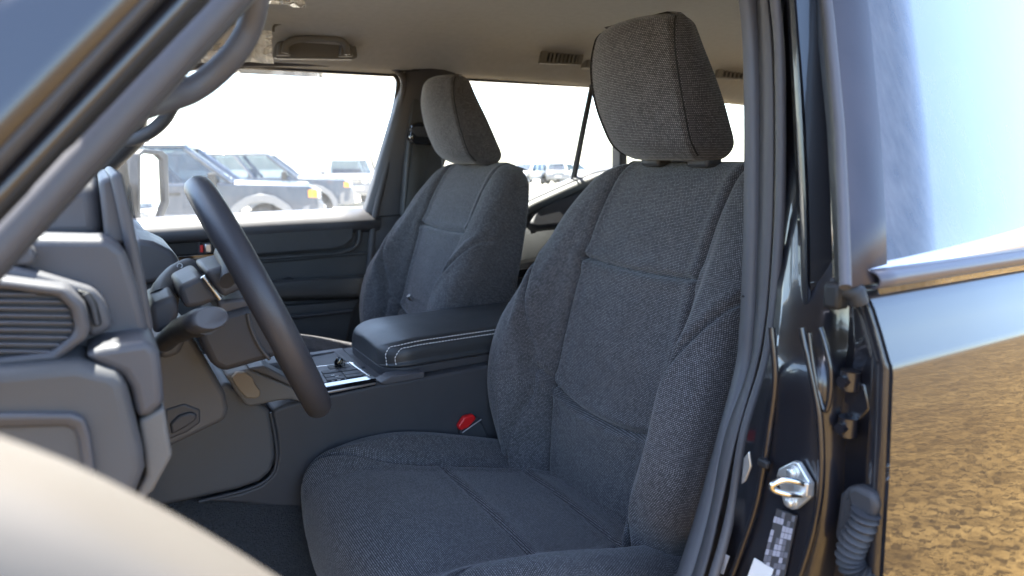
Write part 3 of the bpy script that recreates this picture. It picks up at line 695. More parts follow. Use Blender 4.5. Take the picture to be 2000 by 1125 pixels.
# carpet: rises along the tunnel to the console
ca = [V(a, b, YC+.01) for a, b in [(180, 985), (270, 1000), (385, 985), (540, 978), (700, 985), (900, 1000)]]
cr = cat(ca, 5)
loft('carpet', [[p+Vector((0, .02, .02)) for p in cr], cr, [Vector((p.x, -.20, p.z-.07)) for p in cr], [Vector((p.x, -.27, .70)) for p in cr], [Vector((p.x, -.40, .68)) for p in cr], [Vector((p.x, -.74, .68)) for p in cr]], CARPET, car, thick=.01, sharp=80)

# ------------------------------------------------------------------ steering
sw = empty('steering_wheel', car); label(sw, 'grey leather steering wheel seen edge on')
WC = Vector((.150, -.38, 1.279)); WU = Vector((-.385, 0, .923)).normalized(); WN = Vector((0, 1, 0)).cross(WU).normalized(); WR = .146
WL = Vector((.07, .9975, 0)); WC.x += .004
rimp = [WC+WR*(WL*math.cos(t)*1.06+WU*math.sin(t)) for t in np.linspace(0, 2*math.pi, 72, endpoint=False)]
tube('rim', rimp, .0142, RIMM, sw, n=20, closed=True, flat=(1, 1.1))
def sblock(nm, q, y, d, m, bev=.006): return ppoly(nm, q, y, d, m, sw, bev, 3)
sblock('spoke', [(399, 530), (455, 515), (482, 561), (436, 583)], -.44, .10, PLG)
sblock('spoke_cover', [(347, 561), (395, 537), (428, 585), (398, 598), (362, 604)], -.43, .10, PLG)
tube('spoke_trim', [V(396, 540, -.442), V(430, 584, -.442)], .0028, SATIN, sw)
sblock('hub_cover', [(430, 590), (492, 560), (560, 640), (540, 690), (470, 690)], -.36, .10, PL)
tube('spoke_arm', cat([V(445, 548, -.46), V(446, 520, -.43), V(432, 492, -.36)], 5), .011, PL, sw, flat=(1, .7))
sc_e = empty('steering_column', car); label(sc_e, 'black steering column shroud with two stalks')
ppoly('shroud', [(386, 655), (428, 614), (502, 594), (530, 615), (556, 690), (526, 703), (440, 728), (414, 715)], -.42, .10, PL, sc_e, .008)
ppoly('shroud_top', [(424, 588), (497, 580), (503, 596), (428, 617)], -.415, .09, PLG, sc_e, .004)
tube('shroud_seam', cat([V(484, 612, -.422), V(490, 640, -.422), V(508, 678, -.422), (V(527, 702, -.422))], 5), .002, PLB, sc_e)
ppoly('column_rear', [(292, 596), (342, 575), (352, 608), (340, 640), (301, 655)], -.42, .10, PLG, sc_e, .006)
st = empty('indicator_stalk', car); label(st, 'black indicator stalk pointing at the camera')
tube('stalk', cat([V(322, 668, -.42), V(345, 648, -.46), V(378, 634, -.51), V(402, 626, -.545)], 5), [.011]*6+[.0125]*5+[.0135]*5, PL, st, n=18)
e0 = V(395, 628, -.538); e1_ = V(413, 621, -.560)
tube('stalk_cap', [e0, e0.lerp(e1_, .8), e1_], [.0142, .0138, .0115], PLG, st, n=20, flat=(.85, 1.3))  # paler plastic stands in for sky reflected on the stalk end
st2 = empty('wiper_stalk', car); label(st2, 'black stalk with white printed symbols beyond the column')
tube('stalk', cat([V(318, 590, -.36), V(326, 566, -.32), V(348, 540, -.27), V(370, 528, -.24)], 6), .0165, PL, st2, n=18)
for a, b, k in ((351, 519, 'o'), (366, 524, 'o'), (358, 530, '-'), (364, 537, '-'), (352, 537, 'o'), (344, 545, 'o'), (350, 548, '-'), (339, 549, '-'), (344, 555, '-'), (370, 540, '-')):
    c0 = V(a, b, float(np.interp(a, [318, 326, 348, 372], [-.36, -.32, -.27, -.238]))-.0165)
    if k == 'o': tube('printed_symbol', [c0+Vector((.003*math.cos(t), -.001, .003*math.sin(t))) for t in np.linspace(0, 6.28, 12, endpoint=False)], .0007, WHITE, st2, n=5, closed=True)
    else: box('printed_symbol', c0, (.005, .001, .0014), WHITE, st2, rot=Matrix.Rotation(.6, 3, 'Y'))

# ------------------------------------------------------------------ dashboard
da = empty('dashboard', car); label(da, 'grey moulded dashboard end seen from the side')
prism('dash_core', [(-.62, -.30, .70), (.0, -.30, .70), (.02, -.30, 1.0), (.0, -.30, 1.22), (-.05, -.30, 1.29), (-.62, -.30, 1.28)], (0, 1.02, 0), PL, da, .02)
prism('dash_left', [(-.62, -.66, .62), (-.10, -.66, .62), (-.08, -.66, 1.0), (-.07, -.66, 1.30), (-.62, -.66, 1.27)], (0, .36, 0), PL, da, .02)
ppoly('centre_hood', [(262, 466), (300, 472), (342, 492), (357, 524), (350, 545), (262, 560)], -.08, .20, PLG, da, .012)
ppoly('hood_highlight', [(262, 446), (282, 450), (292, 464), (262, 468)], .25, .25, PLG, da, .01)
ppoly('centre_stack', [(262, 556), (352, 545), (340, 600), (262, 640)], -.06, .18, PL, da, .006)
# instrument hood and display plate
ppoly('instrument_hood', [(-40, 372), (140, 356), (192, 352), (206, 470), (-40, 478)], -.60, .36, PLG, da, .012)
ppoly('display_frame', [(192, 352), (222, 342), (258, 478), (206, 478)], -.615, .36, PLG, da, .004)
ppoly('display_plate', [(214, 341), (238, 334), (262, 440), (283, 540), (300, 640), (292, 662), (272, 640), (250, 520), (238, 450)], -.625, .38, PLG, da, .004)
# side vent housing
ppoly('vent_housing', [(-60, 470), (40, 462), (215, 465), (246, 490), (270, 560), (292, 650), (250, 690), (140, 702), (-60, 725)], -.645, .34, PLG, da, .018, 4)
ppoly('housing_shelf', [(-60, 478), (62, 480), (72, 505), (60, 520), (-60, 522)], -.66, .05, PLG, da, .006)
ppoly('vent_bezel', [(-60, 520), (20, 520), (80, 535), (185, 565), (205, 590), (222, 640), (190, 658), (170, 660), (160, 620), (140, 590), (-60, 548)], -.665, .04, PLG, da, .007)
ppoly('vent_slot', [(150, 566), (176, 572), (190, 592), (200, 636), (184, 640), (172, 600)], -.668, .02, BLACK, da, .002)
tube('vent_blade', [V(166, 574, -.669), V(180, 596, -.669), V(189, 634, -.669)], .002, PL, da)
oc = [(-60, 538), (30, 548), (130, 562), (165, 595), (176, 640), (170, 662), (112, 706), (-60, 724)]
oi = [(-60, 560), (24, 568), (112, 580), (138, 605), (146, 638), (142, 655), (98, 690), (-60, 706)]
ring('grille_frame', [V(a, b, -.685) for a, b in oc], [V(a, b, -.685) for a, b in oi], (0, .04, 0), PLG, da, .004)
ppoly('grille_back', oi, -.676, .02, PLG, da, 0)
def xr(yy):
    t = [(oi[i], oi[i+1]) for i in range(1, 6)]
    for (a, b), (c, d) in t:
        if min(b, d) <= yy <= max(b, d) and b != d: return a+(c-a)*(yy-b)/(d-b)
    return 100
for i in range(9):
    yy = 575+i*14; x1 = (min(xr(yy), 150) if 572 < yy < 690 else 100)-3; y1 = yy+ .0
    p = [V(-60, y1-5, -.682), V(x1, y1-2, -.682), V(x1, y1+4, -.682), V(-60, y1+3, -.682)]
    prism('slat', p, (0, .012, 0), PLG, da, .0012)
# lower end and knee panel
ppoly('lower_corner', [(160, 695), (200, 678), (292, 664), (312, 690), (318, 740), (322, 790), (296, 812), (268, 822), (255, 760), (238, 732), (190, 712)], -.69, .12, PLG, da, .012, 4)
ppoly('lower_corner_cap', [(270, 822), (322, 795), (333, 868), (338, 890), (300, 960), (268, 990), (260, 975), (286, 930), (280, 880)], -.685, .12, PLBL, da, .010, 4)
ppoly('knee_panel', [(-60, 730), (0, 722), (150, 709), (225, 728), (246, 745), (260, 800), (280, 880), (284, 920), (258, 990), (150, 1060), (-60, 1100)], -.70, .10, PLB, da, .009, 4)
po = [(-60, 812), (60, 810), (140, 810), (164, 818), (176, 850), (184, 905), (190, 965), (-60, 1000)]
pi = [(-60, 842), (60, 838), (125, 836), (143, 842), (150, 862), (156, 905), (162, 960), (-60, 990)]
ring('knee_relief', [V(a, b, -.707) for a, b in po], [V(a, b, -.702) for a, b in pi], (0, .02, 0), PLG, da, .004, 3)
# column surround and tunnel trims
kc = empty('column_surround', car); label(kc, 'taupe plastic panel below the steering column')
ppoly('surround_panel', [(300, 700), (350, 640), (372, 650), (440, 768), (447, 800), (440, 822), (344, 868), (280, 900)], -.35, .14, PLB, kc, .010, 4)
ppoly('switch_blank', [(312, 650), (358, 640), (361, 670), (352, 692), (330, 700), (312, 702)], -.365, .02, PLB, kc, .006)
ppoly('card_slot', [(332, 828), (350, 812), (372, 805), (386, 810), (383, 822), (362, 836), (336, 850)], -.356, .012, PL, kc, .003)
ppoly('slot_recess', [(322, 800), (360, 788), (392, 800), (392, 826), (366, 845), (325, 862)], -.352, .01, PL, kc, .003)
tt = empty('tunnel_bracket', car); label(tt, 'tan tunnel bracket with an oval cover plate beside the steering column')
ppoly('bracket', [(440, 733), (486, 720), (520, 735), (597, 767), (600, 789), (570, 781), (540, 784), (489, 795), (479, 791), (462, 768)], -.165, .04, PLBL, tt, .004)
ppoly('bracket_top', [(484, 720), (516, 714), (596, 757), (598, 769), (530, 738)], -.168, .05, PLB, tt, .003)
ppoly('cover_plate', [(452, 737), (462, 728), (478, 727), (494, 738), (499, 752), (509, 764), (508, 774), (500, 779), (482, 778), (470, 766), (460, 752)], -.170, .01, mat('cover_tan', (.24, .19, .135), .6), tt, .002)
ppoly('storage_shelf', [(520, 712), (575, 705), (615, 745), (600, 760)], -.10, .1, PL, tt, .004)

# ------------------------------------------------------------------ near windshield pillar (soft focus, upper left)
np_ = empty('windshield_pillar', car); label(np_, 'near windshield pillar in navy paint with rubber seals, upper left corner')
def diag(p0, p1, ya, yb, t0=-.5, t1=1.7, n=12):
    """a rail along the pillar: p0 at the left frame edge, p1 at the top frame edge; y from ya to yb"""
    out = []
    a, b = V(*p0, ya), V(*p1, yb)
    for t in np.linspace(t0, t1, n): out.append(a+(b-a)*t)
    return out
def onpl(px, py, p, n_):
    d = Vector(f_ + r_*(px-1000)/FPX + u_*(562.5-py)/FPX); o0 = Vector(CAM); return o0+d*((p-o0).dot(n_)/d.dot(n_))
def prail(p0, p1, pt, n_, t0=-.5, t1=1.7, n=12):
    a, b = onpl(*p0, pt, n_), onpl(*p1, pt, n_); return [a+(b-a)*t for t in np.linspace(t0, t1, n)]
N1 = Vector((-.10, -.96, .25)).normalized(); Q1 = V(140, 145, -.895)
L1 = prail((0, 290), (276, 0), Q1, N1); L0 = prail((0, 130), (130, 0), Q1, N1); L00 = prail((0, -30), (-25, 0), Q1, N1)
L1b = [p+Vector((.002, .006, -.003)) for p in L1]
N2 = Vector((-.05, -.95, .31)).normalized(); Q2 = V(160, 200, -.872)
L2 = prail((0, 333), (320, 0), Q2, N2); L2m = prail((0, 366), (348, 0), Q2, N2); L3 = prail((0, 398), (372, 0), Q2, N2)
L2a = [p+Vector((-.003, .003, .003)) for p in L2]
L4 = diag((0, 425), (405, 0), -.868, -.815)
L000 = [a+(a-b)*.6+Vector((0, .03, .0)) for a, b in zip(L00, L0)]
loft('outer_panel', [L000, L00, [a.lerp(b, .5)-N1*-.0015 for a, b in zip(L00, L0)], L0, [a.lerp(b, .5)+N1*.0012 for a, b in zip(L0, L1)], L1], PAINT, np_, thick=.003, sharp=80)
loft('roof_moulding', [L1, L1b, L2a, L2], RUB, np_, thick=.004)
loft('door_jamb', [L2, L2m, L3], PAINT, np_, thick=.003, sharp=80)
loft('jamb_gap', [L3, [p+Vector((.0, .02, -.004)) for p in L3], L4], BLACK, np_, thick=.003)
sl_ = diag((0, 472), (440, 0), -.845, -.79)
tube('opening_seal', sl_, .0075, RUBG, np_, n=18, flat=(1.0, 1.15))
L5 = diag((0, 520), (478, 0), -.815, -.765); L6 = diag((0, 534), (488, 0), -.775, -.725)
loft('pillar_trim', [L5, [a.lerp(b, .5)+Vector((0, -.004, 0)) for a, b in zip(L5, L6)], L6, [p+Vector((-.06, .02, .0)) for p in L6]], PL, np_, thick=.006, sharp=80)
tube('grab_handle', cat([V(a, b, y) for a, b, y in [(475, -80, -.70), (500, -35, -.69), (498, 15, -.685), (484, 62, -.68), (455, 108, -.68), (415, 148, -.68), (372, 177, -.685), (325, 192, -.70), (280, 205, -.73)]], 7), .0080, PLG, np_, n=18, flat=(.9, 1.2))

# ------------------------------------------------------------------ pale panel edge close to the lens (lower left)
pe = [(-260, 800), (-120, 838), (0, 876), (140, 928), (270, 990), (400, 1060), (510, 1126), (620, 1200), (700, 1290)]
PA = cat([V(a, b, -1.03) for a, b in pe], 6)
pr2 = [(0.02, -.006), (.012, -.0015), (0, 0), (-.014, -.002), (-.028, -.010), (-.036, -.030), (-.038, -.10), (-.036, -.30), (-.030, -.62)]
loft('door_trim_panel', [[p+Vector((0, a, b)) for p in PA] for a, b in pr2]+[[p+Vector((0, .02, -.62)) for p in PA], [p+Vector((0, .02, -.006)) for p in PA]], CREAM, car, sharp=80)

# ------------------------------------------------------------------ near centre pillar and rear door (right side)
pyl = [-70, 60, 200, 400, 560, 640, 720, 850, 1000, 1125, 1300]
def yin(py, y_top, y_bot): return y_top+(y_bot-y_top)*max(0, min(1, py/1125))
def rail(xs_, yt, ybm, back=0):  # xs_: px at pyl; back: how far the upper half sits behind
    return [V(a, b, yin(b, yt, ybm)+back*max(0, min(1, (720-b)/120))) for a, b in zip(xs_, pyl)]
def crail(xs_, yt, ybm, back=0, n=6): return cat(rail(xs_, yt, ybm, back), n)
npil = empty('door_pillar', car); label(npil, 'near centre door pillar with grey trim, rubber seal and steel striker')
T0 = crail([1436, 1451, 1455, 1455, 1450, 1446, 1437, 1403, 1362, 1322, 1262], -.705, -.745)
T0b = [p+Vector((.09, .012, 0)) for p in T0]
T1 = crail([1476, 1482, 1485, 1484, 1479, 1474, 1464, 1418, 1388, 1353, 1290], -.715, -.765)
T2 = crail([1490, 1505, 1511, 1510, 1501, 1492, 1476, 1440, 1405, 1374, 1312], -.738, -.785)
loft('pillar_trim', [T0b, T0], PLG, npil, thick=.003)
loft('pillar_cover', [T0, [a.lerp(b, .5)+Vector((-.002, 0, 0)) for a, b in zip(T0, T1)], T1], PLG, npil, thick=.003, sharp=80)
loft('seal_lip', [T1, [a.lerp(b, .5)+Vector((-.003, -.002, 0)) for a, b in zip(T1, T2)], T2], RUBG, npil, thick=.003, sharp=80)
tube('cover_joint', [V(1449, 578, -.727), V(1474, 582, -.737)], .0014, BLACK, npil)
SE = crail([1504, 1520, 1525, 1524, 1514, 1506, 1492, 1453, 1428, 1394, 1332], -.752, -.80)
tube('opening_seal', SE, .0050, RUBG, npil, n=16)
def jx(py): return .512+max(0, (640-py)/640)*.11+.05*max(0, min(1, (700-py)/80))
def jrail(xs_, dx): return cat([VX(a, b, jx(b)+dx) for a, b in zip(xs_, pyl)], 6)
S3 = jrail([1508, 1524, 1530, 1530, 1520, 1512, 1500, 1462, 1436, 1402, 1340], .008)
S4 = jrail([1522, 1538, 1546, 1547, 1542, 1538, 1528, 1515, 1495, 1450, 1390], .002)
S4b = jrail([1530, 1546, 1557, 1562, 1564, 1562, 1560, 1560, 1550, 1510, 1450], .001)
S5 = jrail([1542, 1556, 1567, 1578, 1582, 1586, 1592, 1603, 1596, 1562, 1500], .0)
S6 = jrail([1580, 1600, 1612, 1621, 1624, 1616, 1618, 1622, 1618, 1590, 1540], .004)
S7 = jrail([1596, 1612, 1624, 1634, 1638, 1640, 1646, 1650, 1645, 1625, 1580], .022)
NF = Vector((-.655, -.72, .17)).normalized(); QF = V(1598, 300, -.812)
def frail(xs_, pys): return cat([onpl(a, b, QF, NF) for a, b in zip(xs_, pys)], 6)
fy = [-120, 60, 200, 400, 560, 610, 640]
fr1 = frail([1542, 1556, 1567, 1579, 1583, 1588, 1598], fy); fr2 = frail([1576, 1600, 1612, 1621, 1624, 1616, 1604], fy)
loft('pillar_face', [[p+Vector((.012, .012, 0)) for p in fr1], fr1, fr2, [p+Vector((.02, .006, 0)) for p in fr2]], PAINT, npil, thick=.002, sharp=50)
fr3 = frail([1536, 1548, 1556, 1565, 1568, 1572, 1580], fy); fr4 = frail([1545, 1558, 1569, 1578, 1581, 1585, 1592], fy)
loft('pillar_flange', [[p+Vector((.01, .012, 0)) for p in fr3], [p+NF*.002 for p in fr3], [a.lerp(b, .5)+NF*.005 for a, b in zip(fr3, fr4)], [p+NF*.002 for p in fr4], [p-NF*.004 for p in fr4]], PAINT, npil, thick=.001, sharp=80)
def bulge(a, b, d): return [p.lerp(q, .5)+Vector(d) for p, q in zip(a, b)]
loft('painted_pillar', [S3, bulge(S3, S4, (.002, 0, 0)), S4, S4b, S5, bulge(S5, S6, (0, 0, 0)), S6, bulge(S6, S7, (.003, 0, 0)), S7, [p+Vector((.06, .0, 0)) for p in S7]], PAINT, npil, thick=.003, sharp=70)
def bead(nm, q, r, m=PAINT, n=8, par=npil, dx=-.002):
    return tube(nm, cat([VX(a, b, .512+max(0, (640-b)/640)*.11+dx) for a, b in q], n), r, m, par, n=12)
bead('pressed_bead', [(1566, 640), (1572, 670), (1580, 704), (1600, 810), (1604, 930), (1592, 1020), (1562, 1122), (1520, 1220)], .0032)
bead('pressed_bead', [(1507, 640), (1514, 738), (1502, 840), (1490, 918), (1472, 1002), (1430, 1122), (1390, 1220)], .0030)
bead('pressed_bead', [(1580, 650), (1588, 710), (1600, 770), (1612, 802), (1621, 772), (1622, 720), (1610, 665), (1602, 640)], .0022)
# striker
stx = empty('door_striker', car); label(stx, 'zinc plated door striker bolted to the pillar')
plate = [(1516, 930), (1520, 916), (1548, 902), (1558, 904), (1583, 946), (1582, 972), (1556, 995), (1545, 996), (1530, 985), (1524, 960)]
def xpoly(nm, q, x, d, m, par, bev=0): return prism(nm, [VX(a, b, x) for a, b in q], (d, 0, 0), m, par, bev)
xpoly('striker_plate', plate, .503, .006, ZINC, stx, .0012)
for a, b in ((1549, 922), (1545, 980)):
    c0 = VX(a, b, .503); tube('bolt_washer', [c0+Vector((.001, 0, 0)), c0+Vector((-.0015, 0, 0))], [.0062, .0058], ZINC, stx, n=18)
    tube('bolt', [c0, c0+Vector((-.0045, 0, 0)), c0+Vector((-.0055, 0, 0))], [.0044, .0040, .0025], ZINC, stx, n=14)
tube('striker_loop', cat([VX(1574, 950, .503), VX(1562, 942, .496), VX(1532, 937, .484), VX(1509, 947, .476), VX(1512, 957, .478), VX(1540, 965, .488), VX(1568, 966, .503)], 6), .0027, CHROME, stx, n=12)
xpoly('striker_base', [(1550, 940), (1578, 944), (1576, 972), (1548, 970)], .499, .006, ZINC, stx, .0015)
# data label: dark card with pale blurred fields
lb = empty('data_label', car); label(lb, 'small printed data label on the pillar, its print unreadable')
q = [VX(1517, 994, .506), VX(1555, 1008, .506), VX(1520, 1180, .506), VX(1470, 1180, .506)]
prism('label_card', q, (.002, .0, 0), mat('label_dark', (.06, .06, .065), .5), lb)
def lq(u, v): return q[0].lerp(q[1], u).lerp(q[3].lerp(q[2], u), v)+Vector((-.0006, 0, 0))
prr = random.Random(4); LG = mat('label_pale', (.36, .36, .42), .6); LM = mat('label_mid', (.15, .15, .175), .6)
for i in range(15):
    for j in range(6):
        x = prr.random()
        edge = j in (0, 5) or i == 0
        if x < .33 and not (j == 0 and x < .1): continue
        prism('label_field', [lq(j/6+.01, i/15+.004), lq((j+1)/6-.01, i/15+.004), lq((j+1)/6-.01, (i+1)/15-.004), lq(j/6+.01, (i+1)/15-.004)], (-.0003, 0, 0), LG if x > .62 else LM, lb)
xpoly('paper_tag', [(1473, 1090), (1510, 1112), (1490, 1180), (1440, 1180)], .505, .001, WHITE, car)
xpoly('paper_tag', [(1411, 1080), (1424, 1087), (1412, 1122), (1400, 1116)], .505, .001, mat('tag_grey', (.3, .3, .32), .6), car)
box('wire_clip', VX(1492, 905, .506), (.006, .012, .008), BLACK, car, .002)
xpoly('bolt_tab', [(1452, 895), (1462, 882), (1466, 912), (1455, 940), (1447, 946)], .508, .003, ZINC, car, .001)

# near rear door
nr = empty('rear_door', car); label(nr, 'glossy navy rear door of the near side, reflecting sky and sand')
XE = .512
def dprof(x):
    up = max(0, x-.70)
    return [(-.915, .45), (-.945, .75), (-.957, .95), (-.9585, 1.10), (-.9545, 1.20), (-.9490, 1.284), (-.9478, 1.2895), (-.9460, 1.2925), (-.938, 1.312), (-.930, 1.330), (-.9255, 1.3375), (-.921, 1.342), (-.905, 1.3455)]
dx_ = list(np.linspace(XE, 1.5, 24))
dr = []
for x in dx_:
    dr.append([Vector((x, y, z)) for y, z in dprof(x)])
loft('door_skin', [[Vector((XE+.004, y+.012, z)) for y, z in dprof(XE)], [Vector((XE+.001, y+.003, z)) for y, z in dprof(XE)]]+dr, PAINT, nr, thick=.0, sharp=50)
# hem and inner edge of the door, facing the front doorway
hem = [Vector((XE+.002, y+.004, z)) for y, z in dprof(XE)]
def ek(z): return 1.0 if z < 1.25 else max(.25, 1-(z-1.25)/.13)
loft('door_edge', [hem]+[[p+Vector((a*ek(p.z), b*ek(p.z), 0)) for p in hem] for a, b in ((.004, .018), (.016, .026), (.020, .05), (.034, .070))], PAINT, nr, thick=.003, sharp=50)
tube('edge_seal', cat([p+Vector((.004, .009, 0)) for p in hem[2:]], 4), .0036, RUB, nr, flat=(1, 1))
tube('edge_seal', cat([p+Vector((.009, .018, 0)) for p in hem[2:]], 4), .0028, RUB, nr)
# belt moulding, sweeping up towards the back
bx_ = [Vector((x, -.925, 1.353)) for x in np.linspace(XE, 1.4, 40)]
BT = mat('belt_trim', (.07, .07, .085), .38, coat=.2)
loft('belt_moulding', [[p+Vector((0, a, b)) for p in bx_] for a, b in ((.006, -.0065), (-.003, -.006), (-.0065, -.003), (-.0065, .002), (-.003, .0055), (.004, .007))], BT, nr, thick=.002, sharp=60)
loft('belt_ledge', [[p+Vector((0, .003, .0066)) for p in bx_], [p+Vector((0, .012, .010+.06*max(0, p.x-.52)**1.3)) for p in bx_], [p+Vector((0, .022+.1*max(0, p.x-.6), .012+.14*max(0, p.x-.52)**1.3)) for p in bx_]], mat('bright_trim', (.62, .62, .64), .25, metal=.6, coat=.5), nr, thick=.002, sharp=60)
tube('belt_end_cap', [V(1651, 566, -.918), V(1672, 572, -.925), V(1675, 590, -.925)], .008, BLACK, nr, n=10)
box('hinge_cap', V(1634, 577, -.90), (.016, .016, .022), BLACK, nr, .004)
# window frame applique and glass (both lean in towards the roof)
def wy(py, base): return base+.0002*(560-py)
F0 = [V(a, b, wy(b, -.915)) for a, b in [(1553, -420), (1598, -80), (1608, 40), (1630, 250), (1640, 420), (1648, 560)]]
F1 = [V(a, b, wy(b, -.928)) for a, b in [(1567, -420), (1612, -80), (1627, 40), (1647, 250), (1655, 420), (1660, 562)]]
F2 = [V(a, b, wy(b, -.926)) for a, b in [(1638, -420), (1683, -80), (1697, 40), (1717, 250), (1727, 420), (1731, 548)]]
loft('frame_seal', [[p+Vector((.02, .02, 0)) for p in F0], F0, F1], RUB, nr, thick=.003, sharp=70)
tube('frame_channel', [p+Vector((-.001, .003, 0)) for p in F1], .0045, RUBG, nr)
loft('frame_applique', [F1, F2, [p+Vector((.003, .006, 0)) for p in F2]], APPL, nr, thick=.002)
 
FG = [p+Vector((-.006, .004, 0)) for p in F2]; FG = [FG[-1]+(FG[-1]-FG[-2])*.25 if i == len(FG) else FG[i] for i in range(len(FG))]; FG.append(FG[-1]+Vector((0, -.004, -.02)))
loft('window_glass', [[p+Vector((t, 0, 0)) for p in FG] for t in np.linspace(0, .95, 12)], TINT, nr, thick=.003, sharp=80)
loft('frame_rear', [[p+Vector((t, -.004, 0)) for p in FG] for t in (.93, 1.04)], APPL, nr, thick=.01)
prism('quarter_panel', [(1.52, -.95, .45), (2.5, -.93, .45), (2.5, -.92, 1.36), (1.52, -.93, 1.36)], (0, .1, 0), PAINT, shell, .02)
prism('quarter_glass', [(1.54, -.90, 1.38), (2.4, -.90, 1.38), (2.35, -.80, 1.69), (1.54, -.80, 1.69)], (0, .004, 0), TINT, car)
# hinge, harness boot
hg = empty('door_hinge', car); label(hg, 'black painted rear door hinge in the gap')
for a, b in ((1660, 742), (1656, 832)):
    c0 = VX(a, b, .522); tube('hinge_knuckle', [c0+Vector((0, 0, -.008)), c0+Vector((0, 0, .008))], .008, PAINT, hg, n=14)
    tube('hinge_bolt', [c0+Vector((-.012, 0, 0)), c0+Vector((-.004, 0, 0))], .005, PAINT, hg, n=6)
xpoly('hinge_leaf', [(1640, 735), (1690, 750), (1700, 800), (1655, 845), (1638, 820)], .526, .006, PAINT, hg, .002)
hn = empty('harness_boot', car); label(hn, 'grey corrugated wiring boot between pillar and rear door')
xpoly('boot_plate', [(1640, 965), (1655, 950), (1672, 955), (1665, 1045), (1645, 1072), (1628, 1050)], .514, .012, BOOT, hn, .004)
xpoly('plate_ridge', [(1652, 975), (1664, 978), (1656, 1042), (1644, 1050)], .512, .004, BOOT, hn, .001)
xpoly('boot_elbow', [(1650, 955), (1668, 948), (1706, 966), (1712, 990), (1705, 1015), (1670, 1010), (1655, 990)], .506, .014, BOOT, hn, .006)
bp0 = cat([VX(a, b, x) for a, b, x in [(1692, 1000, .508), (1682, 1030, .507), (1668, 1058, .506), (1660, 1085, .506), (1666, 1108, .508), (1682, 1122, .512), (1700, 1130, .518)]], 14)
tube('bellows', bp0, [.0098+.0018*math.cos(i*2*math.pi/6) for i in range(len(bp0))], BOOT, hn, n=16)

